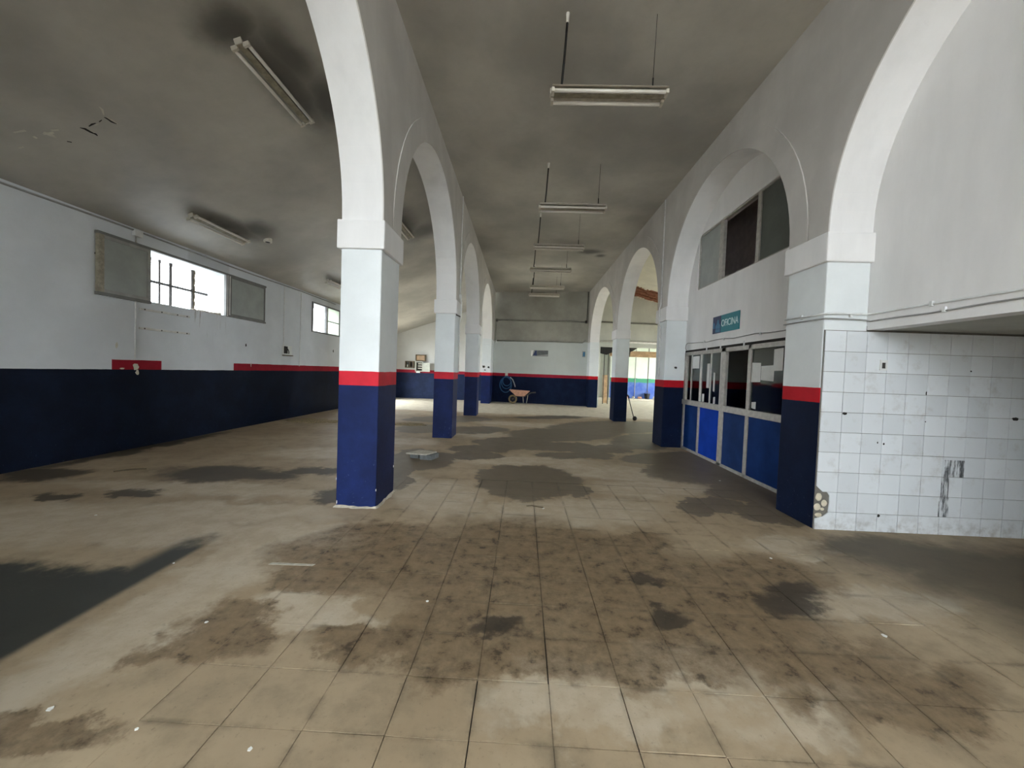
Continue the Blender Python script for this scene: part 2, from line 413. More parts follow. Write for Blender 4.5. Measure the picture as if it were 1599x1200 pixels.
M['plaster_chip'] = plain('plaster_chip', (0.62, 0.59, 0.50), 0.8)
M['chip'] = plain('white_paint_chip', (0.80, 0.80, 0.76), 0.7)
M['sand'] = plain('yellow_sand', (0.34, 0.27, 0.16), 0.95, 0, 0.3, 30)
M['block'] = plain('grey_rubble', (0.13, 0.14, 0.14), 0.8, 0, 0.2, 20)
M['block_top'] = plain('pale_rubble', (0.45, 0.42, 0.34), 0.8, 0, 0.2, 20)


def glass_mat():
    t = NT('window_glass')
    t.t.nodes.remove(t.b)
    tr = t.n('ShaderNodeBsdfTransparent')
    tr.inputs['Color'].default_value = (0.62, 0.66, 0.64, 1)
    gl = t.n('ShaderNodeBsdfGlossy')
    gl.inputs['Roughness'].default_value = 0.05
    gl.inputs['Color'].default_value = (0.75, 0.8, 0.78, 1)
    fr = t.n('ShaderNodeFresnel')
    fr.inputs['IOR'].default_value = 1.45
    f = t.math('MULTIPLY_ADD', fr.outputs[0], 1.0, 0.06, clamp=True)
    mx = t.n('ShaderNodeMixShader')
    t.put(mx.inputs[0], f)
    t.t.links.new(tr.outputs[0], mx.inputs[1])
    t.t.links.new(gl.outputs[0], mx.inputs[2])
    t.t.links.new(mx.outputs[0], t.out.inputs['Surface'])
    return t.m


M['glass'] = glass_mat()


def lit_frost():
    t = NT('pale_translucent_glass')
    tr = t.n('ShaderNodeBsdfTranslucent')
    tr.inputs['Color'].default_value = (0.62, 0.66, 0.58, 1)
    mx = t.n('ShaderNodeMixShader')
    mx.inputs[0].default_value = 0.75
    t.fin((0.6, 0.62, 0.56), 0.4)
    t.t.links.new(t.b.outputs[0], mx.inputs[1])
    t.t.links.new(tr.outputs[0], mx.inputs[2])
    t.t.links.new(mx.outputs[0], t.out.inputs['Surface'])
    return t.m


M['frost_lit'] = lit_frost()


def banded_panel():
    """yard hoarding: cream above, green line, blue below"""
    t = NT('striped_hoarding_paint')
    p = t.pos()
    s = t.xyz(p)
    z = t.math('ADD', s[2], t.math('MULTIPLY_ADD', t.noise(p, 2.5, 4), 0.12, -0.06))
    c = t.mix(t.ramp(t.noise(p, 1.5, 4), 0.3, 0.7), (0.56, 0.62, 0.50), (0.66, 0.70, 0.58))
    c = t.mix(t.ramp(z, 1.38, 1.34), c, (0.03, 0.22, 0.11))
    c = t.mix(t.ramp(z, 1.16, 1.05), c, t.mix(t.ramp(t.noise(p, 2.0, 5), 0.35, 0.7), (0.02, 0.07, 0.32), (0.09, 0.15, 0.36)))
    return t.fin(c, 0.5, 0, 0.4)


M['hoarding'] = banded_panel()


# ------------------------------------------------------------------ mesh helpers
class MB:
    def __init__(self):
        self.v, self.f = [], []

    def add(self, vs, fs):
        o = len(self.v)
        self.v += [tuple(x) for x in vs]
        self.f += [tuple(i + o for i in f) for f in fs]
        return self

    def box(self, x0, x1, y0, y1, z0, z1):
        return self.add([(x0, y0, z0), (x1, y0, z0), (x1, y1, z0), (x0, y1, z0), (x0, y0, z1), (x1, y0, z1), (x1, y1, z1), (x0, y1, z1)],
                        [(0, 3, 2, 1), (4, 5, 6, 7), (0, 1, 5, 4), (1, 2, 6, 5), (2, 3, 7, 6), (3, 0, 4, 7)])

    def cbox(self, x0, x1, y0, y1, z0, z1, c=0.01):
        """box with chamfered edges"""
        bm = bmesh.new()
        bmesh.ops.create_cube(bm, size=1)
        for q in bm.verts:
            q.co = Vector((x0 + (q.co.x + .5) * (x1 - x0), y0 + (q.co.y + .5) * (y1 - y0), z0 + (q.co.z + .5) * (z1 - z0)))
        bmesh.ops.bevel(bm, geom=bm.edges[:], offset=c, segments=2, affect='EDGES', profile=0.6)
        bm.verts.index_update()
        self.add([q.co[:] for q in bm.verts], [[q.index for q in fc.verts] for fc in bm.faces])
        bm.free()
        return self

    def prism(self, pts, d):
        """closed outline of 3-D points pushed along vector d"""
        n = len(pts)
        a = [Vector(q) for q in pts]
        b = [q + Vector(d) for q in a]
        return self.add(a + b, [tuple(range(n - 1, -1, -1)), tuple(range(n, 2 * n))] + [(i, (i + 1) % n, n + (i + 1) % n, n + i) for i in range(n)])

    def tube(self, pts, r, seg=8, cap=True):
        pts = [Vector(q) for q in pts]
        n = len(pts)
        rr = r if isinstance(r, (list, tuple)) else [r] * n
        vs, fs = [], []
        prev = None
        for i, q in enumerate(pts):
            d = (pts[min(i + 1, n - 1)] - pts[max(i - 1, 0)]).normalized()
            if prev is None:
                ref = Vector((0, 0, 1)) if abs(d.z) < 0.9 else Vector((1, 0, 0))
                a = d.cross(ref).normalized()
            else:
                a = (prev - d * prev.dot(d)).normalized()
            prev = a
            b = d.cross(a)
            for k in range(seg):
                an = 2 * math.pi * k / seg
                vs.append(q + (a * math.cos(an) + b * math.sin(an)) * rr[i])
        for i in range(n - 1):
            for k in range(seg):
                k2 = (k + 1) % seg
                fs.append((i * seg + k, i * seg + k2, (i + 1) * seg + k2, (i + 1) * seg + k))
        if cap:
            fs.append(tuple(range(seg - 1, -1, -1)))
            fs.append(tuple((n - 1) * seg + k for k in range(seg)))
        return self.add(vs, fs)

    def blob(self, c, r, seed=0, amp=0.18, u=10, v=7):
        rnd = random.Random(seed)
        vs, fs = [], []
        vs.append((c[0], c[1], c[2] - r[2]))
        for j in range(1, v):
            ph = math.pi * j / v
            for i in range(u):
                th = 2 * math.pi * i / u
                k = 1 + rnd.uniform(-amp, amp)
                vs.append((c[0] + r[0] * k * math.sin(ph) * math.cos(th), c[1] + r[1] * k * math.sin(ph) * math.sin(th), c[2] - r[2] * math.cos(ph) * k))
        vs.append((c[0], c[1], c[2] + r[2]))
        last = len(vs) - 1
        for i in range(u):
            fs.append((0, 1 + (i + 1) % u, 1 + i))
            fs.append((last, 1 + (v - 2) * u + i, 1 + (v - 2) * u + (i + 1) % u))
        for j in range(v - 2):
            for i in range(u):
                a = 1 + j * u
                fs.append((a + i, a + (i + 1) % u, a + u + (i + 1) % u, a + u + i))
        return self.add(vs, fs)

    def mesh(self, name, mat, origin=(0, 0, 0), smooth=False):
        me = bpy.data.meshes.new(name)
        o = Vector(origin)
        me.from_pydata([Vector(q) - o for q in self.v], [], self.f)
        me.materials.append(mat)
        me.update()
        bm = bmesh.new()
        bm.from_mesh(me)
        bmesh.ops.recalc_face_normals(bm, faces=bm.faces[:])
        bm.to_mesh(me)
        bm.free()
        if smooth:
            for q in me.polygons:
                q.use_smooth = True
        return me


def root_loc(o):
    l = Vector((0, 0, 0))
    while o is not None:
        l += o.location
        o = o.parent
    return l


def obj(name, mb, mat, parent=None, smooth=False, at=None):
    """link one mesh; world-space vertices, origin at the parent's base (or at `at`)"""
    org = root_loc(parent) if parent else Vector(at or (0, 0, 0))
    o = bpy.data.objects.new(name, mb.mesh(name, M[mat] if isinstance(mat, str) else mat, org, smooth))
    COL.objects.link(o)
    if parent:
        o.parent = parent
    else:
        o.location = org
    return o


def tag(o, label, cat, group=None):
    o['label'] = label
    o['category'] = cat
    if group:
        o['group'] = group
    return o


def thing(name, label, cat, loc, group=None):
    o = bpy.data.objects.new(name, None)
    o.empty_display_size = 0.1
    COL.objects.link(o)
    o.location = loc
    return tag(o, label, cat, group)


def struct(name, mb, mat, label=None, smooth=False):
    o = obj(name, mb, mat, None, smooth)
    o['kind'] = 'structure'
    if label:
        o['label'] = label
    return o


def copy_tree(o, parent=None):
    c = o.copy()
    COL.objects.link(c)
    c.parent = parent
    for ch in list(o.children):
        copy_tree(ch, c)
    return c


def holes(mb, axis, p0, p1, a0, a1, z0, z1, hs):
    """wall slab between p0..p1 on `axis` ('x' or 'y'), spanning a0..a1 and z0..z1, with rectangular holes (a,a,z,z)"""
    As = sorted({a0, a1, *[q for h in hs for q in h[:2] if a0 < q < a1]})
    Zs = sorted({z0, z1, *[q for h in hs for q in h[2:] if z0 < q < z1]})
    for i in range(len(As) - 1):
        run = None
        for j in range(len(Zs) - 1):
            ca, cz = (As[i] + As[i + 1]) / 2, (Zs[j] + Zs[j + 1]) / 2
            inside = any(h[0] < ca < h[1] and h[2] < cz < h[3] for h in hs)
            if not inside:
                run = (run[0], Zs[j + 1]) if run else (Zs[j], Zs[j + 1])
            if (inside or j == len(Zs) - 2) and run:
                if axis == 'x':
                    mb.box(p0, p1, As[i], As[i + 1], run[0], run[1])
                else:
                    mb.box(As[i], As[i + 1], p0, p1, run[0], run[1])
                run = None
    return mb


# ------------------------------------------------------------------ dimensions
XL, XR, TH = -1.479, 2.950, 0.418            # nave faces of both arcades, wall thickness
PY = [(-4.5, 0.21), (3.90, 4.455), (8.136, 8.690), (12.43, 12.985), (17.40, 18.70)]
CAP0, CAP1, SPR, RISE = 2.655, 2.945, 2.99, 1.86
NAVE_H = 5.32
X_LEFT = -6.30
Y_FRONT = -4.5


def left_ceiling_z(x, y):
    k = max(0.0, min(1.0, (y - 13.0) / 6.0))
    return 3.55 + 0.35 * (x + 6.3) - 0.40 * k


# ------------------------------------------------------------------ floor
struct('ground_outside', MB().box(-30, 30, -30, -5.5, -.3, -.03).box(-30, -9, -5.5, 40, -.3, -.03).box(13, 30, -5.5, 40, -.3, -.03), 'yard_ground')
struct('wall_sky_block', MB().box(-22, 22, -15.6, -15, 0, 2.6), 'dirty')  # unseen wall added behind the camera to block low sky light
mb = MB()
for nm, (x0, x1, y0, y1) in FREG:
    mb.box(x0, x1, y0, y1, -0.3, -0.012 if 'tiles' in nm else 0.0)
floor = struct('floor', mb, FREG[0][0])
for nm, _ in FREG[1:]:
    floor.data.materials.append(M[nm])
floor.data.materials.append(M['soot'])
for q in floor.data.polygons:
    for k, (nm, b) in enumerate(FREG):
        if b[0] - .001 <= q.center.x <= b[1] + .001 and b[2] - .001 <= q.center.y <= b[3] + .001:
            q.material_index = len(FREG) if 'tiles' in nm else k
g = 0.0016
tile_meshes = [MB().cbox(g, TW - g, g, TD - g, -0.012, 0.0, 0.0009).mesh('floor_tile', M[nm]) for nm in ('floor_tiles_near', 'floor_tiles_far')]
rr = random.Random(3)
for i in range(TNX):
    for j in range(TNY):
        o = bpy.data.objects.new('floor_tile', tile_meshes[0 if j < 6 else 1])
        COL.objects.link(o)
        o.parent = floor
        o.location = (TX0 + i * TW + rr.uniform(-.0015, .0015), TY0 + j * TD + rr.uniform(-.0015, .0015), rr.uniform(-0.0012, 0.0))
        o.rotation_euler = (rr.uniform(-.0015, .0015), rr.uniform(-.0015, .0015), rr.uniform(-.003, .003))

# ------------------------------------------------------------------ outer walls
WIN1 = (6.28, 7.95, 2.43, 3.28)
WIN2 = (11.25, 12.92, 2.48, 3.31)
BACKDOOR = (14.0, 17.4, 0.0, 2.9)
mb = holes(MB(), 'x', X_LEFT - 0.60, X_LEFT, Y_FRONT, 19.3, 0, 3.75, [WIN1, WIN2, BACKDOOR])
wall_left = struct('wall_left', mb, 'wall_left')
mb = MB().box(X_LEFT, XL - TH, 18.95, 19.3, 0, 5.6)
struct('wall_back_aisle', mb, 'wall_aisle')
mb = MB().prism([(XL - 0.3, 18.80, 0), (XR + .3, 17.95, 0), (XR + .3, 18.2, 0), (XL - .3, 19.1, 0)], (0, 0, 5.6))
wall_back = struct('wall_back', mb, 'wall_back')
mb = holes(MB(), 'y', 17.90, 18.15, XR + TH - .02, 9.2, 0, 5.9, [(3.52, 8.6, 0, 2.80)])
struct('wall_back_right', mb, 'lobby')
mb = holes(MB(), 'y', Y_FRONT - 0.3, Y_FRONT, -6.9, 6.3, 0, 6.0, [(-1.35, 2.0, 0, 5.25), (-5.6, -2.4, 0, 3.3)])
struct('wall_front', mb, 'white')

# ------------------------------------------------------------------ ceilings
mb = MB().box(XL - .05, XR + .05, Y_FRONT - .3, 19.2, NAVE_H, NAVE_H + .15)
ceiling = struct('ceiling', mb, 'ceil_nave')
mb = MB()
ys = [Y_FRONT - .3, 3, 8, 13, 15, 17, 19.3]
vs, fs = [], []
for y in ys:
    for x in (X_LEFT - .6, XL - TH + .02):
        vs.append((x, y, left_ceiling_z(x, y)))
        vs.append((x, y, left_ceiling_z(x, y) + .15))
for i in range(len(ys) - 1):
    a = i * 4
    fs += [(a, a + 2, a + 6, a + 4), (a + 1, a + 5, a + 7, a + 3)]
mb.add(vs, fs)
ceiling_left = struct('ceiling_left', mb, 'ceil_left')


def rcz(x):
    return 5.56 - 0.26 * (x - 3.37)


HX0, HX1, HY0, HY1 = 4.45, 6.35, 16.25, 17.88
mb = MB()
for (x0, x1, y0, y1) in ((3.3, HX0, 8.6, 18.2), (HX1, 9.3, 8.6, 18.2), (HX0, HX1, 8.6, HY0), (HX0, HX1, HY1, 18.2)):
    mb.prism([(x0, y0, rcz(x0)), (x1, y0, rcz(x1)), (x1, y1, rcz(x1)), (x0, y1, rcz(x0))], (0, 0, 0.12))
ceiling_right = struct('ceiling_right', mb, 'ceil_right')
# roof bricks laid bare where the plaster fell
bb = MB().prism([(HX0 - .1, HY0 - .1, rcz(HX0) + .16), (HX1 + .1, HY0 - .1, rcz(HX1) + .16), (HX1 + .1, HY1 + .1, rcz(HX1) + .16), (HX0 - .1, HY1 + .1, rcz(HX0) + .16)], (0, 0, .05))
obj('roof_mortar', bb, 'mortar_dark', ceiling_right)
nb = 5
bl, bd = (HX1 - HX0) / nb, (HY1 - HY0) / 6
rb = random.Random(11)
for j in range(6):
    for i in range(nb + 1):
        x0 = HX0 + (i - (0.5 if j % 2 else 0)) * bl
        x1 = x0 + bl - .03
        x0, x1 = max(x0, HX0 - .05), min(x1, HX1 + .05)
        if x1 - x0 < .08:
            continue
        dz = rb.uniform(-.04, .03)
        y0 = HY0 + j * bd
        q = MB().prism([(x0, y0, rcz(x0) + dz), (x1, y0, rcz(x1) + dz), (x1, y0 + bd - .03, rcz(x1) + dz), (x0, y0 + bd - .03, rcz(x0) + dz)], (0, 0, .14))
        obj('brick', q, 'brick', ceiling_right)
for k in range(9):
    x, y = rb.uniform(HX0, HX1), rb.choice((rb.uniform(HY0, HY1), HY0, HY1))
    obj('mortar_lump', MB().blob((x, y, rcz(x) + .03), (rb.uniform(.05, .13), rb.uniform(.05, .11), .06), k, .3, 7, 5), 'mortar', ceiling_right)
for k in range(14):
    tt = k / 14
    for (x, y) in ((HX0 + tt * (HX1 - HX0), HY1), (HX0 + tt * (HX1 - HX0), HY0)):
        if rb.random() < .6:
            obj('mortar_lump', MB().blob((x, y, rcz(x) + .02), (rb.uniform(.06, .14), rb.uniform(.03, .09), .05), k + 40, .3, 7, 5), 'plaster_chip', ceiling_right)


# ------------------------------------------------------------------ arcades
def arch_pts(y0, y1, grow=0.0, n=36):
    a, b, c = (y1 - y0) / 2 + grow, RISE + grow, (y0 + y1) / 2
    return [(c - a * math.cos(math.pi * k / n), SPR + b * math.sin(math.pi * k / n)) for k in range(n + 1)]


def arcade(name, x0, x1, top, nave_x, sgn):
    mb = MB()
    # masonry over the piers
    for (y0, y1) in PY[1:]:
        mb.box(x0, x1, y0, y1, CAP1 - .01, top)
    mb.box(x0, x1, PY[0][0], PY[0][1], 0, top)
    for k in range(len(PY) - 1):
        y0, y1 = PY[k][1], PY[k + 1][0]
        P = arch_pts(y0, y1)
        n = len(P)
        vs = []
        for (y, z) in P:
            vs += [(x0, y, z), (x1, y, z), (x0, y, top), (x1, y, top)]
        fs = []
        for i in range(n - 1):
            a, b = 4 * i, 4 * i + 4
            fs += [(a, b, b + 2, a + 2), (a + 1, a + 3, b + 3, b + 1), (a, a + 1, b + 1, b), (a + 2, b + 2, b + 3, a + 3)]
        mb.add(vs, fs)
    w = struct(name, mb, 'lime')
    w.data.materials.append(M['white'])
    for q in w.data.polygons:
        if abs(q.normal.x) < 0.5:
            q.material_index = 1  # white on soffits and pier ends imitates brighter light from the front door
    for k in range(len(PY) - 1):
        y0, y1 = PY[k][1], PY[k + 1][0]
        g = 0.268
        A = [(y0, CAP1)] + arch_pts(y0, y1) + [(y1, CAP1)]
        B = [(y0 - g, CAP1)] + arch_pts(y0, y1, g) + [(y1 + g, CAP1)]
        B = [(y, min(z, top - .03)) for (y, z) in B]
        n = len(A)
        vs, fs = [], []
        t = 0.012 * sgn
        for (q, s) in zip(A, B):
            vs += [(nave_x, q[0], q[1]), (nave_x + t, q[0], q[1]), (nave_x + t, s[0], s[1]), (nave_x, s[0], s[1])]
        for i in range(n - 1):
            a, b = 4 * i, 4 * i + 4
            for j in range(3):
                fs.append((a + j, a + j + 1, b + j + 1, b + j))
        band = MB().add(vs, fs)
        obj('arch_band', band, 'lime', w)
    return w


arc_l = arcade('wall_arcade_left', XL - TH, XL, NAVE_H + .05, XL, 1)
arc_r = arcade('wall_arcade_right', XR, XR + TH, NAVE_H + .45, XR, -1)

PLAB = {(-1, 1): 'nearest left-hand square pillar, white with red band and chipped dark blue base',
        (-1, 2): 'second left-hand pillar, white with red band and blue base, thin conduit on its side',
        (-1, 3): 'third left-hand pillar, slim in the distance, white with red band and blue base',
        (-1, 4): 'farthest left-hand pier without a capital, against the back wall beside the hose',
        (1, 1): 'nearest right-hand pillar beside the white tiled wall, red band over dark blue base',
        (1, 2): 'right-hand pillar between the office front and the open arch, conduit down its face',
        (1, 3): 'right-hand pillar with a black stick standing beside its dark blue base',
        (1, 4): 'farthest right-hand pier at the back wall corner, white with red band and blue base'}
for sd, x0, x1 in ((-1, XL - TH, XL), (1, XR, XR + TH)):
    for k in range(1, 5):
        y0, y1 = PY[k]
        if k == 4 and sd == 1:
            y1 = 18.02
        t = thing('pillar', PLAB[(sd, k)], 'pillar', ((x0 + x1) / 2, (y0 + y1) / 2, 0))
        obj('shaft', MB().cbox(x0, x1, y0, y1, 0, CAP0 + .02, 0.012), 'pillar' if sd < 0 else 'pillar_r', t)
        if k < 4:
            e = 0.035
            obj('capital', MB().cbox(x0 - e, x1 + (e if sd < 0 else .012), y0 - e, y1 + e, CAP0, CAP1, 0.016), 'white', t)
        else:
            obj('upper_shaft', MB().cbox(x0, x1, y0, y1, CAP0 + .02, CAP1, 0.006), 'pillar' if sd < 0 else 'pillar_r', t)
        if k == 1 and sd == -1:
            rc = random.Random(5)
            sk = MB()
            P = []
            for (x, y) in [(x0, y0), (x1, y0), (x1, y1), (x0, y1)]:
                P.append((x, y))
            n = 9
            vs, fs = [], []
            ring = []
            for e in range(4):
                a, b = P[e], P[(e + 1) % 4]
                for q in range(n):
                    u = q / n
                    ring.append((a[0] + (b[0] - a[0]) * u, a[1] + (b[1] - a[1]) * u))
            cx, cy = (x0 + x1) / 2, (y0 + y1) / 2
            for (x, y) in ring:
                d = Vector((x - cx, y - cy)).normalized()
                o1 = rc.uniform(.015, .045)
                vs += [(x, y, rc.uniform(.008, .022)), (x + d.x * o1, y + d.y * o1, 0.0)]
            m_ = len(ring)
            for q in range(m_):
                a, b = 2 * q, 2 * ((q + 1) % m_)
                fs.append((a, a + 1, b + 1, b))
            obj('mortar_skirt', sk.add(vs, fs), 'mortar', t)
            for (x, y, z, s) in ((x1, y1 - .03, .31, .018), (x1 - .005, y1 - .02, .34, .014), (x0, y0, .29, .014), (x1, y0 + .0, .19, .010), (x0 + .01, y0 - .002, .05, .016)):
                obj('paint_scar', MB().blob((x, y, z), (.005, .006, s * 1.1), int(z * 100), .4, 7, 5), 'chip', t)

# ------------------------------------------------------------------ right-hand fillings behind the arches
mb = MB().box(XR + TH, XR + TH + .16, Y_FRONT, 3.90, 2.0, 5.75)
wall_lintel = struct('wall_right', mb, 'white')
mb = holes(MB(), 'x', XR + TH, XR + TH + .14, 3.90, 8.70, 2.04, 5.75, [(4.9, 7.74, 3.20, 4.26)])
wall_office = struct('wall_office', mb, 'white')
mb = MB().box(XR + TH + .10, 6.2, Y_FRONT, 3.90, 2.004, 2.15)
struct('ceiling_recess', mb, 'dirty')
mb = MB().box(6.2, 6.35, Y_FRONT, 8.7, 0, 6).box(XR + TH + .16, 6.2, Y_FRONT, .6, 0, 2.0)
struct('wall_recess', mb, 'dark_room')
mb = MB().box(XR + TH, 9.2, 8.56, 8.72, 0, 6)
struct('wall_partition', mb, 'lobby')
mb = MB().box(XR + TH + .14, 6.2, 4.05, 8.56, 2.45, 2.6).box(XR + TH + .14, 6.2, 4.05, 8.56, 5.6, 5.75)
struct('ceiling_office', mb, 'dark_room')

# tiled wall: backing and single tiles
mb = MB().box(XR + TH, 6.2, 3.905, 4.06, 0, 5.75)
wall_tiled = struct('wall_tiled', mb, 'grout')
mb = MB().box(XR + .006, XR + TH + .01, 3.893, 3.902, 0, 1.99).box(XR + TH - .01, 6.2, 3.893, 3.906, 0, 1.99)
obj('mortar_bed', mb, 'grout', wall_tiled)
zr = [0.0] + [0.18 + 0.2 * k for k in range(10)]
zr[-1] = 1.985
xr = [XR + .012] + [3.165 + .2 * k for k in range(11)]
rt_ = random.Random(8)
for i in range(len(xr) - 1):
    for j in range(len(zr) - 1):
        x0, x1, z0, z1 = xr[i] + .0018, xr[i + 1] - .0018, zr[j] + .0018, zr[j + 1] - .0018
        dy = rt_.uniform(-.0012, .0012)
        ya, yb = 3.884 + dy, 3.894
        if i == 0 and j in (0, 1, 2):
            if j == 0:
                pts = [(x0, z0), (x1, z0), (x1, z1), (x0 + .13, z1), (x0 + .08, z1 - .045), (x0, z1 - .07)]
            elif j == 1:
                pts = [(x0 + .125, z0), (x1, z0), (x1, z1), (x0 + .105, z1), (x0 + .128, z1 - .035), (x0 + .132, z0 + .09)]
            else:
                pts = [(x0 + .06, z0), (x1, z0), (x1, z1), (x0, z1), (x0, z0 + .055)]
            q = MB().prism([(px, ya, pz) for px, pz in pts], (0, yb - ya, 0))
        else:
            q = MB().cbox(x0, x1, ya, yb, z0, z1, 0.0022)
        obj('tile', q, 'tile', wall_tiled)
for (x, z, rx, rz) in ((XR + .045, .325, .032, .04), (XR + .10, .265, .03, .034), (XR + .035, .225, .034, .036), (XR + .05, .145, .036, .022), (XR + .085, .205, .02, .016)):
    obj('pebble', MB().blob((x, 3.892, z), (rx, .007, rz), int(z * 999), .06, 12, 8), 'stone', wall_tiled, True)
for (x, z, rx, rz) in ((3.19, 1.17, .028, .016), (3.58, .165, .014, .015), (3.525, .895, .009, .014), (3.585, .885, .011, .012), (4.82, 1.18, .035, .016), (4.37, 1.63, .008, .008), (3.96, 1.40, .006, .02), (3.97, 1.12, .005, .005)):
    obj('broken_hole', MB().blob((x, 3.8845, z), (rx, .003, rz), int(x * 99 + z * 9), .25, 9, 6), 'soot', wall_tiled)

sw = thing('wall_socket', 'small broken white wall socket on the tiled wall below the lintel', 'socket', (3.53, 3.883, 1.66))
obj('plate', holes(MB(), 'y', 3.874, 3.884, 3.495, 3.565, 1.61, 1.71, [(3.512, 3.548, 1.628, 1.685)]), 'paper', sw)
obj('socket_hole', MB().box(3.508, 3.552, 3.880, 3.8845, 1.624, 1.689), 'metal_box', sw)


# ------------------------------------------------------------------ cables along the right
def clip_cable(name, label, paths, mat, r, clips=()):
    t = thing(name, label, 'cable', paths[0][0])
    for pth in paths:
        obj('run', MB().tube(pth, r, 7), mat, t, True)
    for (x, y, z) in clips:
        obj('clip', MB().cbox(x - .012, x + .012, y - .012, y + .012, z - .022, z + .022, .003), 'cable_w', t)
    return t


xw = XR + TH
rw = random.Random(2)
up_ = [(xw - .008, y, 2.15 + rw.uniform(-.004, .004)) for y in (0.3, 1.2, 2.0, 2.8, 3.5, 3.86)] + [(xw - .05, 3.87, 2.15), (XR + .2, 3.872, 2.152), (XR - .012, 3.87, 2.146), (XR - .014, 4.1, 2.15), (XR - .014, 4.45, 2.16)]
clip_cable('cable_conduit', 'upper grey cable conduit clipped along the white wall over the tiled recess', [up_], 'cable_w', .009,
           [(xw - .008, 2.4, 2.152), (xw - .01, 3.3, 2.152), (XR + .24, 3.884, 2.14), (XR - .008, 4.2, 2.155)])
lo_ = [(xw - .008, y, 2.085 + rw.uniform(-.012, .012)) for y in (0.3, 1.2, 2.0, 2.5, 2.9, 3.3, 3.6, 3.86)] + [(xw - .05, 3.872, 2.095), (XR + .2, 3.874, 2.10), (XR - .01, 3.87, 2.10), (XR - .012, 4.1, 2.105), (XR - .012, 4.47, 2.11), (XR + .2, 4.49, 2.12), (xw - .01, 4.50, 2.125)]
lo_ += [(xw - .010, 4.5 + k * .3, 2.13 + .012 * math.sin(k * 1.9) + .003 * k) for k in range(1, 12)] + [(xw - .012, 8.02, 2.19), (xw - .012, 8.1, 2.16), (xw - .012, 8.12, 2.09), (xw - .012, 8.08, 2.05)]
clip_cable('loose_cable', 'lower sagging grey cable running over the office windows and round the pillar', [lo_], 'cable', .007,
           [(xw - .008, 2.6, 2.09), (xw - .008, 3.2, 2.09), (xw - .008, 5.6, 2.14), (xw - .008, 6.6, 2.15), (xw - .008, 7.3, 2.16)])

# ------------------------------------------------------------------ office front
t = thing('office_partition', 'aluminium office front with sliding glass panes over blue panels, under the sign', 'partition', (XR + TH + .03, 6.4, 0))
xa, xb = XR + TH - .005, XR + TH + .05
fr = [('post', 8.06, 8.15, 0, 2.0), ('post', 7.38, 7.45, 0, .94), ('post', 6.52, 6.66, 0, 2.0), ('post', 5.80, 5.88, 0, 2.0), ('post', 4.42, 4.50, 0, 2.0)]
for (nm, y0, y1, z0, z1) in fr:
    obj(nm, MB().cbox(xa, xb, y0, y1, z0, z1, .006), 'alu', t)
obj('sill_rail', MB().cbox(xa - .02, xb + .01, 4.46, 8.15, .93, 1.03, .006), 'alu', t)
obj('head_rail', MB().cbox(xa, xb, 4.46, 8.15, 1.93, 2.0, .006), 'alu', t)
obj('bottom_rail', MB().cbox(xa, xb, 4.46, 8.15, 0, .05, .004), 'alu', t)
obj('roller_slot', MB().box(xb - .045, xb, 4.46, 8.15, 2.0, 2.045), 'soot', t)
for (y0, y1, m_) in ((7.44, 8.07, 'blue_panel'), (6.65, 7.39, 'blue_bright'), (5.87, 6.53, 'blue_mid'), (4.49, 5.81, 'blue_panel')):
    obj('panel', MB().box(xa + .015, xa + .035, y0, y1, .045, .935), m_, t)
for (y0, y1, dx) in ((7.42, 7.84, .018), (7.02, 7.44, .03), (6.66, 7.05, .018), (4.49, 5.81, .022)):
    p_ = obj('pane', MB().box(xa + dx, xa + dx + .005, y0, y1, 1.03, 1.935), 'glass', t)
    for (ya, yb) in ((y0, y0 + .035), (y1 - .035, y1)):
        if y0 > 6:
            obj('sash_stile', MB().cbox(xa + dx - .008, xa + dx + .014, ya, yb, 1.03, 1.935, .003), 'alu_light', p_)
for (y, z) in ((7.2, 2.02), (6.0, 2.02), (6.7, 2.03)):
    obj('slot_bracket', MB().box(xa - .004, xa + .02, y, y + .02, z - .03, z + .05), 'cable_w', t)

PAP = [('sheet', 5.585, 5.80, 1.44, 1.73, 'tall white sheet taped left on the wide office pane'),
       ('sheet', 5.29, 5.575, 1.47, 1.68, 'landscape white notice in the middle of the wide office pane'),
       ('sheet', 5.12, 5.31, 1.61, 1.90, 'pale sheet taped at the top right corner of the wide office pane'),
       ('sheet', 5.66, 5.76, 1.05, 1.15, 'small white card low on the wide office pane'),
       ('sheet', 7.50, 7.79, 1.67, 1.90, 'white notice at the top of the narrow left office pane'),
       ('sheet', 7.10, 7.20, 1.30, 1.75, 'narrow ragged paper strip on the sliding pane by the office post'),
       ('sheet', 6.87, 6.93, 1.25, 1.58, 'slim white paper strip on the pane next to the wide office post'),
       ('sheet', 7.27, 7.35, 1.03, 1.18, 'little white leaflet standing on the sill behind the sliding pane'),
       ('sheet', 6.83, 6.90, 1.03, 1.15, 'little white leaflet on the sill beside the wide office post')]
for (_, y0, y1, z0, z1, lab) in PAP:
    xx = xa + (.0185 if y0 < 6 else (.026 if 7.02 < y0 < 7.4 else .0145))
    rp = random.Random(int(y0 * 100))
    c = [(xx + rp.uniform(-.001, .001), y0, z0 + rp.uniform(-.01, .01)), (xx, y1, z0 + rp.uniform(-.01, .01)), (xx, y1, z1 + rp.uniform(-.008, .008)), (xx, y0, z1 + rp.uniform(-.008, .008))]
    o = obj('paper_sheet', MB().prism(c, (.0012, 0, 0)), 'paper')
    tag(o, lab, 'paper', 'papers on the office panes')
# counter and chair-height furniture inside the office stay dark: a rear wall is all the photo shows
mb = MB().box(XR + TH + .14, 6.2, 8.40, 8.56, 0, 2.45)
struct('wall_office_side', mb, 'pillar')

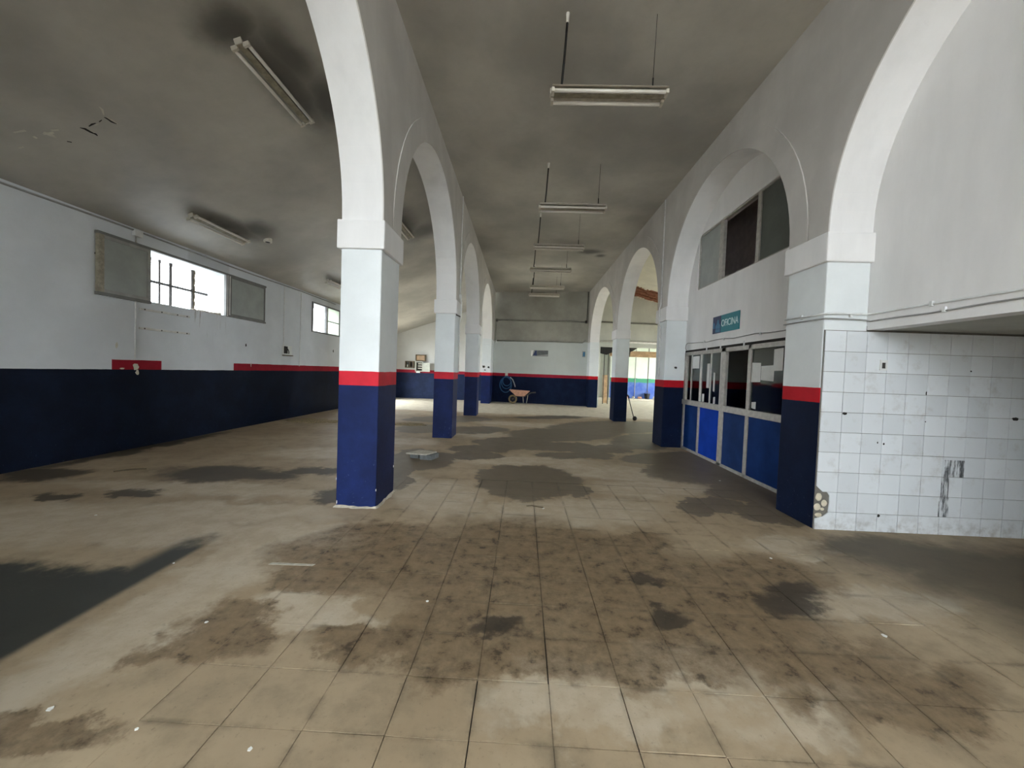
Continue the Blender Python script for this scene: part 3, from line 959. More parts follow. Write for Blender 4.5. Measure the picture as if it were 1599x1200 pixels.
# upper office window
w3 = struct('window_3', holes(MB(), 'x', xw + .02, xw + .07, 4.9, 7.74, 3.20, 4.26, [(4.93, 5.80, 3.225, 4.235), (5.88, 6.84, 3.225, 4.235), (6.97, 7.715, 3.225, 4.235)]), 'alu', 'three-light aluminium window in the arch above the office')
obj('pane', MB().box(xw + .04, xw + .048, 4.93, 5.80, 3.225, 4.235), 'frost2', w3)
obj('pane', MB().box(xw + .04, xw + .048, 6.97, 7.715, 3.225, 4.235), 'frost', w3)
mb = MB().box(xw + .6, xw + .75, 6.35, 8.5, 2.6, 5.6)
struct('wall_upper_room', mb, 'dark_room')

# ------------------------------------------------------------------ OFICINA sign
def text_obj(body, size, mat, parent, mw, depth=.002):
    cu = bpy.data.curves.new('lettering', 'FONT')
    cu.body = body
    cu.size = size
    cu.extrude = depth
    cu.align_x = 'CENTER'
    cu.align_y = 'CENTER'
    tmp = bpy.data.objects.new('lettering_curve', cu)
    COL.objects.link(tmp)
    bpy.context.view_layer.update()
    me = bpy.data.meshes.new_from_object(tmp.evaluated_get(bpy.context.evaluated_depsgraph_get()))
    bpy.data.objects.remove(tmp)
    me.transform(mw)
    me.materials.clear()
    me.materials.append(M[mat])
    o = bpy.data.objects.new('lettering', me)
    COL.objects.link(o)
    o.parent = parent
    return o


xs = xw - .012
sg = thing('office_sign', 'blue and teal plate lettered OFICINA on the white wall above the office', 'sign', (xs, 6.58, 2.27))
obj('emblem_field', MB().box(xs, xs + .012, 6.725, 7.00, 2.27, 2.565), 'navy', sg)
obj('name_field', MB().box(xs, xs + .012, 6.16, 6.72, 2.27, 2.565), 'teal', sg)
# faces the nave (-X); text runs along -Y
mw = Matrix(((0, 0, -1), (-1, 0, 0), (0, 1, 0))).to_4x4()
text_obj('OFICINA', 0.165, 'letter', sg, Matrix.Translation((-.003, 6.44 - 6.58, 0.147)) @ mw @ Matrix.Diagonal((0.80, 1.0, 1, 1)))
em = [(6.92, 2.30, .055, .10), (6.83, 2.30, .085, .12), (6.84, 2.42, .05, .06)]
obj('emblem_mark', MB().prism([(xs - .002, y, z) for y, z in ((6.90, 2.285), (6.74, 2.285), (6.74, 2.40), (6.78, 2.43), (6.80, 2.50), (6.84, 2.50), (6.86, 2.43), (6.90, 2.40))], (.003, 0, 0)), 'sign_mark', sg)
obj('emblem_mark', MB().prism([(xs - .002, y, z) for y, z in ((6.985, 2.36), (6.93, 2.36), (6.93, 2.44), (6.96, 2.47), (6.985, 2.44))], (.003, 0, 0)), 'sign_mark', sg)
obj('emblem_mark', MB().prism([(xs - .002, y, z) for y, z in ((6.985, 2.335), (6.74, 2.335), (6.74, 2.35), (6.985, 2.35))], (.004, 0, 0)), 'navy', sg)

# ------------------------------------------------------------------ windows in the left wall
def sash(parent, y0, y1, z0, z1, x, frame, glass, fw_=.045):
    f = obj('sash', holes(MB(), 'x', x, x + .03, y0, y1, z0, z1, [(y0 + fw_, y1 - fw_, z0 + fw_, z1 - fw_)]), frame, parent)
    obj('pane', MB().box(x + .010, x + .018, y0 + fw_, y1 - fw_, z0 + fw_, z1 - fw_), glass, f)
    return f


wx = X_LEFT
w1 = struct('window_1', MB().box(wx, wx + .05, 5.47, 9.14, 3.275, 3.315).box(wx, wx + .05, 5.47, 6.28, 2.385, 2.43).box(wx, wx + .05, 7.96, 9.14, 2.42, 2.455), 'alu_dark', 'wide sliding window near the front of the left wall, its middle open to daylight')
sash(w1, 5.49, 6.27, 2.43, 3.275, wx + .012, 'alu_grey', 'frost', .05)
obj('stile', MB().cbox(wx + .002, wx + .05, 5.475, 5.56, 2.43, 3.275, .006), 'lamp_body', w1)
sash(w1, 8.02, 9.12, 2.455, 3.275, wx + .012, 'alu_dark', 'frost', .035)
for (ya, yb, m_) in ((7.90, 7.925, 'alu_dark'), (7.93, 7.955, 'alu_light'), (7.965, 7.985, 'alu_dark'), (7.99, 8.015, 'alu_light')):
    obj('stile', MB().box(wx - .005, wx + .045, ya, yb, 2.43, 3.275), m_, w1)
gx = wx - .42
gr = obj('grille', MB(), 'steel', w1) if False else None
for y in (6.72, 6.90, 7.12, 7.60):
    obj('bar', MB().tube([(gx, y, 2.43), (gx, y, 3.28)], .026 if y > 7 else .018, 6), 'steel', w1)
obj('bar', MB().tube([(gx, 6.28, 2.86), (gx, 7.95, 2.86)], .026, 6), 'steel', w1)
obj('mesh_screen_edge', MB().tube([(gx, 7.62 + .012 * math.sin(k * 2.1), 2.43 + k * .05) for k in range(18)], .034, 5), 'wood_dark', w1)
# crumbling sill
rs = random.Random(4)
for k in range(7):
    y = 7.2 + k * .1
    obj('sill_rubble', MB().blob((wx - .04, y, 2.44), (.05, .05, .03 * rs.uniform(.5, 1.3)), k, .3, 7, 5), 'mortar', w1)

w2 = struct('window_2', holes(MB(), 'x', wx - .03, wx + .03, 11.22, 12.95, 2.45, 3.34, [(11.27, 12.02, 2.49, 3.30), (12.12, 12.90, 2.49, 3.30)]), 'alu_dark', 'smaller two-light window far along the left wall')
obj('mullion', MB().box(wx - .02, wx + .04, 12.04, 12.07, 2.49, 3.30), 'alu_light', w2)
obj('transom', MB().box(wx - .015, wx + .02, 12.12, 12.90, 2.87, 2.895), 'alu_dark', w2)
obj('pane', MB().box(wx - .006, wx, 12.12, 12.90, 2.49, 3.30), 'frost_lit', w2)

# ------------------------------------------------------------------ fittings on the left wall
top_run = [(wx + .02, y, 3.50 + .012 * math.sin(y * 1.3)) for y in [0.5 + .55 * k for k in range(23)]]
tl = thing('wall_conduit', 'long pale conduit running along the top of the left wall', 'conduit', (wx + .02, .5, 3.5))
obj('run', MB().tube(top_run, .014, 7), 'cable', tl, True)
obj('junction_box', MB().cbox(wx, wx + .06, 6.0, 6.13, 3.42, 3.52, .01), 'cable_w', tl)
obj('drop', MB().tube([(wx + .012, 6.06, 3.43), (wx + .012, 6.055, 2.4), (wx + .012, 6.05, 1.48)], .011, 7), 'cable_w', tl, True)
obj('drop', MB().tube([(wx + .012, 9.89, 3.50), (wx + .012, 9.90, 1.88)], .010, 7), 'cable_w', tl, True)
obj('drop', MB().tube([(wx + .012, 10.66, 3.46), (wx + .012, 10.64, 2.3), (wx + .012, 10.62, 1.42)], .008, 7), 'cable_w', tl, True)
for (nm, z, lab) in (('wall_batten', 2.28, 'upper thin metal rail screwed to the left wall under the window'), ('wall_batten', 1.965, 'lower thin metal rail screwed to the left wall under the window')):
    b = thing(nm, lab, 'rail', (wx, 6.6, z))
    obj('strip', MB().cbox(wx, wx + .018, 6.12, 7.07, z - .018, z + .018, .004), 'alu_light', b)
    for y in (6.2, 6.5, 6.8, 7.0):
        obj('screw', MB().tube([(wx + .016, y, z), (wx + .024, y, z)], .012, 7), 'steel', b)
eb = thing('torn_switch_box', 'torn-out electrical box hanging open on the left wall above the red band', 'switch box', (wx, 10.04, 1.72))
obj('backplate', MB().cbox(wx, wx + .02, 9.86, 10.25, 1.70, 1.95, .005), 'paper', eb)
obj('cavity', MB().box(wx + .018, wx + .024, 9.90, 10.06, 1.74, 1.93), 'soot', eb)
obj('loose_wire', MB().tube([(wx + .02, 9.95, 1.93), (wx + .07, 9.99, 1.86), (wx + .06, 10.05, 1.8), (wx + .08, 10.02, 1.74)], .012, 6), 'black', eb, True)
obj('shelf_edge', MB().cbox(wx, wx + .06, 9.86, 10.25, 1.68, 1.705, .004), 'wood_dark', eb)
for (y, z, r) in ((8.55, 1.86, .022), (5.48, 2.98, .012), (12.55, 1.95, .03)):
    obj('plaster_hole', MB().blob((wx, y, z), (.004, r, r * 1.5), int(y * 10), .25, 9, 6), 'soot', wall_left)
for (y, z, ry, rz) in ((6.08, 1.33, .05, .05), (5.86, 1.30, .04, .012), (6.10, 1.24, .03, .04), (5.78, 1.66, .018, .05), (8.72, 1.42, .012, .05)):
    obj('plaster_scar', MB().blob((wx, y, z), (.003, ry, rz), int(y * 10), .3, 9, 6), 'plaster_chip', wall_left)


# ------------------------------------------------------------------ lamps
def fixture(t, L=1.22, axis='x', zoff=0.0, wide=.075, body_h=.06):
    def B(u0, u1, v0, v1, z0, z1, c=.004):
        return MB().cbox(u0, u1, v0, v1, z0, z1, c) if axis == 'x' else MB().cbox(v0, v1, u0, u1, z0, z1, c)

    def T(u0, u1, v, z, r):
        return MB().tube([(u0, v, z), (u1, v, z)], r, 10) if axis == 'x' else MB().tube([(v, u0, z), (v, u1, z)], r, 10)

    def local(mb_, name, mat, sm=False):
        o = bpy.data.objects.new(name, mb_.mesh(name, M[mat], (0, 0, 0), sm))
        COL.objects.link(o)
        o.parent = t
        return o
    h = L / 2
    local(B(-h, h, -.034, .034, zoff, zoff + body_h), 'body', 'lamp_body')
    for s in (-1, 1):
        local(T(-h + .03, h - .03, s * wide, zoff - .012, .019), 'tube', 'tube', True)
        local(B(min(s * h, s * (h + .012)), max(s * h, s * (h + .012)), -.04, .04, zoff - .004, zoff + body_h), 'end_cap', 'lamp')
        for q in (-1, 1):
            local(B(min(s * h, s * (h - .03)), max(s * h, s * (h - .03)), min(q * .03, q * (wide + .022)), max(q * .03, q * (wide + .022)), zoff - .032, zoff + .012), 'lamp_holder', 'lamp')
    return local


NAVE = [(0.80, 4.24, 4.455), (0.79, 7.18, 4.50), (0.745, 9.40, 4.50), (0.70, 11.55, 4.52), (0.735, 13.70, 4.48), (0.72, 15.40, 4.55)]
NLAB = ['nearest pendant fluorescent lamp hanging high over the nave', 'second pendant fluorescent lamp from the front of the nave', 'third pendant fluorescent lamp from the front of the nave',
        'fourth pendant fluorescent lamp from the front of the nave', 'fifth pendant fluorescent lamp, last but one before the back wall', 'farthest pendant fluorescent lamp, nearest to the back wall']
proto = None
for (x, y, z), lab in zip(NAVE, NLAB):
    if proto is None:
        t = thing('pendant_lamp', lab, 'lamp', (x, y, z), 'pendant lamps over the nave')
        loc = fixture(t, 1.22, 'x', 0.0, .095, .055)
        dz = NAVE_H - z
        loc(MB().prism([(-.60, -.135, .02), (-.60, -.12, .02), (-.60, -.04, .062), (-.60, .04, .062), (-.60, .12, .02), (-.60, .135, .02), (-.60, .05, .085), (-.60, -.05, .085)], (1.2, 0, 0)), 'reflector', 'lamp')
        loc(MB().tube([(-.48, 0, .08), (-.50, .005, .12), (-.485, 0, .35), (-.465, 0, dz - .08)], .013, 8), 'cord', 'black', True)
        loc(MB().tube([(-.465, 0, dz - .10), (-.463, 0, dz)], [.016, .022], 8), 'ceiling_rose', 'tube', True)
        loc(MB().tube([(.47, 0, .08), (.47, 0, .2)], .008, 6), 'wire_sleeve', 'black')
        loc(MB().tube([(.47, 0, .18), (.485, 0, dz)], .0035, 5), 'wire', 'steel')
        proto = t
    else:
        t = copy_tree(proto)
        t.location = (x, y, z)
        t['label'] = lab
        k = (NAVE_H - z) / (NAVE_H - NAVE[0][2])
        for ch in t.children:
            if ch.name.startswith(('cord', 'ceiling_rose', 'wire')) and 'sleeve' not in ch.name:
                ch.scale = (1, 1, k)

AISLE = [(-2.975, 4.48, 'large twin-tube lamp on the left ceiling, closest to the first arch'), (-5.455, 6.74, 'twin-tube ceiling lamp above the open window of the left wall'),
         (-5.46, 11.1, 'twin-tube ceiling lamp near the far window, partly behind the near pillar'), (-2.90, 8.88, 'twin-tube ceiling lamp glimpsed beside the nearest pillar capital')]
proto = None
for (x, y, lab) in AISLE:
    if proto is None:
        t = thing('ceiling_lamp', lab, 'lamp', (0, 0, 0), 'ceiling lamps of the left aisle')
        fixture(t, 1.22, 'y', -.03, .075, .06)
        proto = t
    else:
        t = copy_tree(proto)
        t['label'] = lab
    t.location = (x, y, left_ceiling_z(x, y) - .035)
    t.rotation_euler = (0, -math.atan(.35), 0)
rose = thing('ceiling_socket', 'small white socket rose on the left ceiling past the second lamp', 'socket', (-5.2, 7.62, left_ceiling_z(-5.2, 7.62)))
zc = left_ceiling_z(-5.2, 7.62)
obj('cup', MB().tube([(-5.2, 7.62, zc + .03), (-5.2, 7.62, zc - .05)], .075, 12), 'lamp', rose)
obj('contact', MB().tube([(-5.2, 7.62, zc - .045), (-5.2, 7.62, zc - .054)], .045, 10), 'soot', rose)
# peeling plaster and cracks in the left ceiling
rc = random.Random(21)
CRACKS = [[(-5.01, 4.2), (-4.99, 4.23), (-4.99, 4.29), (-4.98, 4.33), (-4.99, 4.36)], [(-4.93, 4.22), (-4.88, 4.21), (-4.84, 4.21)], [(-4.8, 4.21), (-4.76, 4.2)], [(-4.71, 4.18), (-4.7, 4.22), (-4.71, 4.26), (-4.7, 4.3)], [(-5.28, 4.3), (-5.26, 4.33)]]
FLAKES = [[(-4.62, 4.05), (-4.63, 4.09), (-4.68, 4.15)], [(-4.69, 4.19), (-4.685, 4.24), (-4.685, 4.30)], [(-5.31, 4.11), (-5.3, 4.16), (-5.3, 4.21)], [(-5.24, 4.12), (-5.18, 4.14)], [(-5.51, 4.01), (-5.41, 4.03)], [(-5.69, 4.18), (-5.65, 4.19)], [(-5.44, 4.12), (-5.44, 4.15)], [(-5.34, 4.13), (-5.25, 4.15)], [(-4.97, 4.24), (-4.97, 4.31)], [(-4.87, 4.225), (-4.82, 4.222)]]


def ribbon(P, wmax, drop, th):
    n = len(P)
    a, b = [], []
    for k, (x, y) in enumerate(P):
        d = Vector((P[min(k + 1, n - 1)][0] - P[max(k - 1, 0)][0], P[min(k + 1, n - 1)][1] - P[max(k - 1, 0)][1])).normalized()
        w_ = wmax * (rc.uniform(.6, 1.1) if 0 < k < n - 1 else rc.uniform(.25, .5))
        a.append((x - d.y * w_, y + d.x * w_))
        b.append((x + d.y * w_, y - d.x * w_))
    return MB().prism([(x, y, left_ceiling_z(x, y) - drop - rc.uniform(0, drop)) for (x, y) in a + b[::-1]], (0, 0, th))


for P in CRACKS:
    obj('ceiling_crack', ribbon(P, .013, .002, .001), 'soot', ceiling_left)
for k, P in enumerate(FLAKES):
    obj('plaster_flake', ribbon(P, .010 if k < 2 or k > 7 else .024, .005, .003), 'plaster_chip', ceiling_left)

# conduits on the arcade piers
cl = thing('pier_conduit', 'thin conduit with round box down the side of the second left-hand pillar', 'conduit', (XL + .02, 8.55, 1.42))
obj('run', MB().tube([(XL + .02, 8.55, 5.30), (XL + .02, 8.53, 4.2), (XL + .022, 8.52, 3.12), (XL + .06, 8.53, 2.98), (XL + .06, 8.54, 2.66), (XL + .02, 8.58, 2.5), (XL + .018, 8.62, 1.42)], .011, 7), 'cable_w', cl, True)
obj('round_box', MB().tube([(XL + .005, 8.52, 3.10), (XL + .05, 8.52, 3.10)], .055, 12), 'cable_w', cl)
obj('bracket', MB().tube([(XL + .01, 8.20, 2.645), (XL + .05, 8.42, 2.64)], .014, 6), 'steel', cl)
cr_ = thing('pier_conduit', 'thin white conduit down the nave face of the pillar before the office', 'conduit', (XR - .02, 8.45, 1.44))
obj('run', MB().tube([(XR - .018, 8.50, 5.30), (XR - .02, 8.48, 4.4), (XR - .022, 8.47, 3.05), (XR - .05, 8.46, 2.96), (XR - .05, 8.45, 2.66), (XR - .02, 8.44, 2.55), (XR - .016, 8.42, 1.44)], .011, 7), 'cable_w', cr_, True)
hk = thing('wall_hook', 'small dark hook fixed on the pillar face above its red band', 'hook', (xw - .2, 8.125, 1.66))
obj('plate', MB().blob((xw - .19, 8.13, 1.68), (.03, .008, .022), 3, .1, 9, 6), 'steel', hk)
obj('pin', MB().tube([(xw - .19, 8.125, 1.68), (xw - .19, 8.09, 1.66)], .008, 6), 'steel', hk)

# ------------------------------------------------------------------ back wall fittings
def bwy(x):
    return 18.80 - (x - (XL - .3)) * (0.85 / (XR - XL + .6))


def on_back(x, z, off):
    return (x, bwy(x) - off, z)


pp = thing('wall_pipe', 'upper thick grey pipe across the back wall', 'pipe', on_back(.7, 3.95, .05))
obj('run', MB().tube([on_back(-1.38, 3.98, .06), on_back(.8, 3.955, .06), on_back(2.86, 3.90, .06)], .035, 9), 'pipe', pp, True)
obj('flange', MB().tube([on_back(-1.36, 4.03, .03), on_back(-1.36, 3.9, .03)], .05, 9), 'steel', pp)
obj('flange', MB().tube([on_back(2.78, 3.91, .06), on_back(2.88, 3.91, .06)], .07, 9), 'steel', pp)
obj('drop', MB().tube([on_back(-1.34, 3.95, .05), on_back(-1.38, 3.80, .05), on_back(-1.39, 3.1, .05), on_back(-1.34, 2.97, .05)], .022, 8), 'pipe', pp, True)
pp = thing('wall_pipe', 'lower thin grey pipe across the back wall above the poster', 'pipe', on_back(.7, 2.97, .05))
obj('run', MB().tube([on_back(-1.34, 2.97, .05), on_back(.8, 2.97, .05), on_back(2.7, 2.95, .05), on_back(2.85, 3.08, .05)], .026, 9), 'pipe', pp, True)
obj('elbow', MB().tube([on_back(-1.36, 3.0, .04), on_back(-1.36, 2.90, .04)], .04, 9), 'cable_w', pp)
cd = tag(obj('wall_conduit', MB().tube([on_back(2.88, 5.3, .02), on_back(2.87, 3.95, .02)], .018, 7), 'steel', None, True, on_back(2.87, 3.95, .02)), 'dark vertical conduit in the right corner of the back wall', 'conduit')

ps = thing('wall_poster', 'small landscape poster peeling off the middle of the back wall', 'poster', on_back(.75, 2.27, .01))


def quad_back(name, pts, mat, parent, off=.012, th=.004):
    return obj(name, MB().prism([on_back(x, z, off) for x, z in pts], (0, th, 0)), mat, parent)


quad_back('sheet', [(.40, 2.27), (1.15, 2.27), (1.15, 2.555), (.33, 2.555)], 'cable', ps)
quad_back('picture', [(.62, 2.31), (1.14, 2.38), (1.14, 2.54), (.62, 2.54)], 'block', ps, .016)
quad_back('sail_mark', [(.43, 2.30), (.62, 2.30), (.60, 2.54), (.54, 2.54)], 'navy', ps, .018)
quad_back('torn_edge', [(.34, 2.27), (.40, 2.27), (.46, 2.55), (.33, 2.55)], 'chip', ps, .03)
s2 = thing('wall_notice', 'small blue notice at the right end of the back wall', 'notice', on_back(2.85, 2.28, .01))
quad_back('plate', [(2.72, 2.28), (2.86, 2.28), (2.86, 2.56), (2.72, 2.56)], 'cable', s2)
quad_back('print', [(2.75, 2.32), (2.84, 2.32), (2.84, 2.52), (2.75, 2.52)], 'sign_mark', s2, .016)
for (x, z, a, b) in ((-1.80, 1.67, .07, .05), (-1.58, 1.65, .06, .04), (-1.74, 1.52, .05, .02)):
    bm_ = [q for q in bpy.data.objects if q.get('label') == PLAB[(-1, 4)]][0]
    obj('paint_scar', MB().blob((x, 17.40, z), (a, .006, b), int(-x * 50), .45, 9, 6), 'soot', bm_)

# hose
hs = thing('garden_hose', 'coiled blue hose hanging on the dark blue back wall over the wheelbarrow', 'hose', on_back(-.8, .5, .06))
for k, (cx, w_, zt, zb_) in enumerate(((-.80, .24, 1.24, .66), (-.83, .27, 1.22, .48), (-.78, .20, 1.26, .80))):
    pts = []
    for q in range(25):
        a = 2 * math.pi * q / 24
        pts.append(on_back(cx + w_ * math.sin(a) * (1.0 if k != 1 else 1.05), (zt + zb_) / 2 + (zt - zb_) / 2 * math.cos(a), .07 + .02 * k))
    obj('loop', MB().tube(pts, .020, 7, False), 'hose', hs, True)
obj('free_end', MB().tube([on_back(-.62, 1.22, .1), on_back(-.5, 1.12, .12), on_back(-.42, .95, .12), on_back(-.36, .76, .12)], .022, 7), 'hose_w', hs, True)
obj('wall_hook', MB().cbox(-.86, -.74, bwy(-.8) - .10, bwy(-.8), 1.24, 1.30, .01), 'cable', hs)

# wheelbarrow
wy = 18.02
wb = thing('wheelbarrow', 'pinkish rusty wheelbarrow parked along the back wall', 'wheelbarrow', (-.1, wy, 0))
tv = [(-.62, wy - .28, .65), (.34, wy - .28, .61), (.34, wy + .28, .61), (-.62, wy + .28, .65), (-.30, wy - .19, .37), (.08, wy - .19, .36), (.08, wy + .19, .36), (-.30, wy + .19, .37)]
ti = [(x * .96 - .005, wy + (y - wy) * .94, z + (.012 if i > 3 else .001)) for i, (x, y, z) in enumerate(tv)]
fs = [(4, 7, 6, 5)] + [(i, (i + 1) % 4, 4 + (i + 1) % 4, 4 + i) for i in range(4)] + [(12, 13, 14, 15)] + [(8 + i, 12 + i, 12 + (i + 1) % 4, 8 + (i + 1) % 4) for i in range(4)] + [(i, 8 + i, 8 + (i + 1) % 4, (i + 1) % 4) for i in range(4)]
obj('tray', MB().add(tv + ti, fs), 'rust', wb)
wl = []
for q in range(25):
    a = 2 * math.pi * q / 24
    wl.append((-.45 + .165 * math.cos(a), wy, .205 + .165 * math.sin(a)))
w_ = obj('wheel', MB().tube(wl, .04, 8, False), 'wheel', wb, True)
obj('hub', MB().tube([(-.45, wy - .06, .205), (-.45, wy + .06, .205)], .05, 10), 'steel', w_)
for k in range(3):
    a = math.pi * k / 3
    obj('spoke', MB().tube([(-.45 + .15 * math.cos(a), wy, .205 + .15 * math.sin(a)), (-.45 - .15 * math.cos(a), wy, .205 - .15 * math.sin(a))], .010, 5), 'steel', w_)
for s in (-1, 1):
    obj('handle', MB().tube([(-.45, wy + s * .08, .205), (-.28, wy + s * .15, .345), (.10, wy + s * .2, .35), (.40, wy + s * .27, .53), (.62, wy + s * .28, .56)], .016, 7), 'steel', wb, True)
    obj('leg', MB().tube([(.03, wy + s * .18, .36), (.06, wy + s * .2, .012), (.20, wy + s * .2, .012), (.26, wy + s * .22, .44)], .013, 6), 'alu', wb, True)

# ------------------------------------------------------------------ left rear corner: enclosures on the back wall
yb = 18.95
e1 = thing('fuse_cabinet', 'dark shallow cabinet on the rear left wall, left of the wooden case', 'cabinet', (-5.6, yb, 1.5))
obj('case', holes(MB(), 'y', yb - .16, yb, -5.84, -5.40, 1.50, 1.84, [(-5.80, -5.62, 1.54, 1.80), (-5.58, -5.44, 1.54, 1.80)]), 'wood_dark', e1)
obj('back_panel', MB().box(-5.82, -5.42, yb - .02, yb, 1.52, 1.82), 'metal_box', e1)
obj('jar', MB().tube([(-5.72, yb - .1, 1.54), (-5.72, yb - .1, 1.66)], .04, 8), 'cream', e1)
e2 = thing('slatted_case', 'brown slatted wooden case fixed highest on the rear left wall', 'case', (-5.08, yb, 1.84))
obj('frame', holes(MB(), 'y', yb - .14, yb, -5.33, -4.84, 1.85, 2.17, [(-5.29, -4.88, 1.89, 2.13)]), 'wood_dark', e2)
for k in range(4):
    obj('slat', MB().box(-5.29, -4.88, yb - .10, yb - .07, 1.895 + k * .06, 1.94 + k * .06), 'wood', e2)
e3 = thing('open_enclosure', 'open electrical enclosure with its pale door swung out, rear left wall', 'enclosure', (-5.1, yb, 1.33))
obj('case', holes(MB(), 'y', yb - .18, yb, -5.32, -4.94, 1.33, 1.82, [(-5.27, -4.98, 1.38, 1.78)]), 'cream', e3)
obj('back_panel', MB().box(-5.30, -4.96, yb - .02, yb, 1.35, 1.80), 'soot', e3)
for z in (1.47, 1.58, 1.69):
    obj('breaker_row', MB().cbox(-5.20, -5.0, yb - .12, yb - .02, z, z + .05, .006), 'lamp', e3)
obj('door', MB().prism([(-4.94, yb - .18, 1.34), (-4.57, yb - .26, 1.34), (-4.57, yb - .26, 1.78), (-4.94, yb - .18, 1.78)], (0, .02, 0)), 'cream', e3)
o = obj('paper_sheet', MB().cbox(-5.26, -5.08, yb - .2, yb - .13, 1.27, 1.33, .01), 'chip', None, False, (-5.17, yb - .16, 1.27))
tag(o, 'crumpled white paper stuck under the open enclosure', 'paper')

# ------------------------------------------------------------------ right rear: lobby, yard, stick
mb = holes(MB(), 'x', 9.2, 9.5, 8.5, 18.2, 0, 5.9, [(12.6, 15.8, 0.0, 3.1)])
struct('wall_lobby', mb, 'lobby')
mb = holes(MB(), 'x', 10.6, 10.85, 18.1, 25.0, 0, 3.6, [(18.9, 23.2, 0.2, 3.0)])
struct('wall_yard', mb, 'lobby')
mb = MB().box(2.5, 10.85, 18.15, 25.2, 3.45, 3.6)
struct('ceiling_yard', mb, 'lobby')
mb = MB().box(2.5, 10.85, 24.7, 25.0, 0, 3.6)
struct('wall_yard_back', mb, 'lobby')
mb = MB().box(2.3, 2.6, 18.3, 25, 0, 3.6)
struct('wall_yard_left', mb, 'lobby')

pv = tag(obj('white_pipe', MB().tube([(3.40, 17.84, 3.03), (5.2, 17.84, 3.03), (9.1, 17.84, 3.0)], .05, 10), 'pvc', None, True, (5.2, 17.84, 3.0)), 'shiny white pipe along the lintel seen through the right arches', 'pipe')
gp = tag(obj('grey_pipe', MB().tube([(3.40, 17.86, 3.92), (9.1, 17.86, 3.85)], .035, 9), 'pipe', None, True, (5.2, 17.86, 3.9)), 'grey pipe high on the rear right wall below the bare bricks', 'pipe')
lb = tag(obj('lintel_board', MB().cbox(4.2, 8.4, 18.9, 19.05, 2.42, 2.70, .02), 'wood', None, False, (6.3, 19, 2.42)), 'pale wooden board across the top of the rear right opening', 'board')
hd = thing('hoarding', 'cream hoarding with green line and blue lower half beyond the rear right opening', 'hoarding', (7.5, 24, 0))
for k in range(6):
    x0 = 5.35 + k * .78
    obj('panel', MB().cbox(x0 + .015, x0 + .765, 23.92, 24.0, .12, 3.3, .01), 'hoarding', hd)
    obj('batten', MB().cbox(x0 - .02, x0 + .02, 23.9, 23.93, .12, 3.3, .006), 'steel' if k % 2 else 'cable', hd)
kb = struct('trim_1', MB().cbox(3.4, 10.6, 23.5, 23.92, 0, .12, .02), 'mortar')
bk = thing('bucket', 'small dark bucket at the foot of the blue hoarding', 'bucket', (7.6, 23.6, .12))
obj('body', MB().tube([(7.6, 23.65, .12), (7.6, 23.65, .45)], [.13, .18], 12), 'black', bk)
obj('handle', MB().tube([(7.42, 23.65, .44), (7.5, 23.65, .55), (7.6, 23.65, .60), (7.7, 23.65, .55), (7.78, 23.65, .44)], .012, 6), 'steel', bk)
rd = random.Random(9)
for k in range(6):
    x = (5.9, 6.35, 6.75, 7.1, 8.05, 8.4)[k] + rd.uniform(-.06, .06)
    o = obj('rubble_lump', MB().blob((x, 23.55 + rd.uniform(-.08, .08), .19), (rd.uniform(.08, .16), .1, rd.uniform(.06, .1)), k + 5, .3, 8, 6), 'rust' if k % 2 else 'mortar', None, False, (x, 23.55, .12))
    tag(o, ('leftmost pale rubble lump at the foot of the blue hoarding', 'reddish rubble lump second from the left by the hoarding', 'pale rubble lump third from the left by the hoarding',
            'reddish rubble lump just left of the dark bucket', 'pale rubble lump just right of the dark bucket', 'rightmost reddish rubble lump by the blue hoarding')[k], 'rubble', 'rubble by the hoarding')
# things leaning behind the far right pier
pl = tag(obj('leaning_plank', MB().prism([(4.27, 20.6, 0), (4.53, 20.6, 0), (4.53, 20.75, 1.5), (4.27, 20.75, 1.5)], (0, .04, 0)), 'wood', None, False, (4.4, 20.6, 0)), 'pale wooden plank standing behind the far right pier', 'plank')
for (x0, x1, lab) in ((4.14, 4.16, 'dark steel pole standing left of the pale plank'), (4.38, 4.36, 'dark steel pole standing in front of the pale plank'), (4.57, 4.60, 'dark steel pole standing right of the pale plank')):
    tag(obj('steel_pole', MB().tube([(x0, 19.9, 0), (x1, 20.0, 2.9)], .022, 7), 'steel', None, True, (x0, 19.9, 0)), lab, 'pole')
rg = thing('hanging_rag', 'dark torn rag hanging from the lintel beside the right-hand pillar', 'rag', (4.75, 18.35, 2.0))
obj('cloth', MB().prism([(4.55, 18.16, 2.84), (5.35, 18.16, 2.84), (5.15, 18.3, 2.68), (5.02, 18.3, 2.62), (4.98, 18.3, 2.38), (4.90, 18.3, 2.5), (4.88, 18.3, 2.05), (4.80, 18.3, 1.92), (4.68, 18.3, 2.12), (4.55, 18.3, 2.15)], (0, .05, 0)), 'black', rg)
obj('cord', MB().tube([(4.70, 18.32, 2.1), (4.66, 18.32, 1.95), (4.76, 18.32, 1.75), (4.71, 18.32, 1.3)], .012, 6), 'steel', rg, True)
tp = tag(obj('shade_sheet', MB().prism([(3.5, 18.16, 2.84), (4.45, 18.16, 2.84), (4.42, 18.2, 2.55), (4.3, 18.2, 2.5), (4.1, 18.2, 2.56), (3.9, 18.2, 2.44), (3.6, 18.2, 2.5)], (0, .06, 0)), 'black', None, False, (3.9, 18.2, 2.44)), 'dark sheet imitating shade under the lintel beside the far right pier', 'shade sheet')  # added dark sheet, stands in for the shadowed top of the opening
st = thing('floor_stick', 'thin black stick with a round foot standing by the third right-hand pillar', 'stick', (3.76, 12.85, 0))
obj('rod', MB().tube([(3.73, 12.85, .07), (3.55, 12.99, .80)], .014, 8), 'black', st, True)
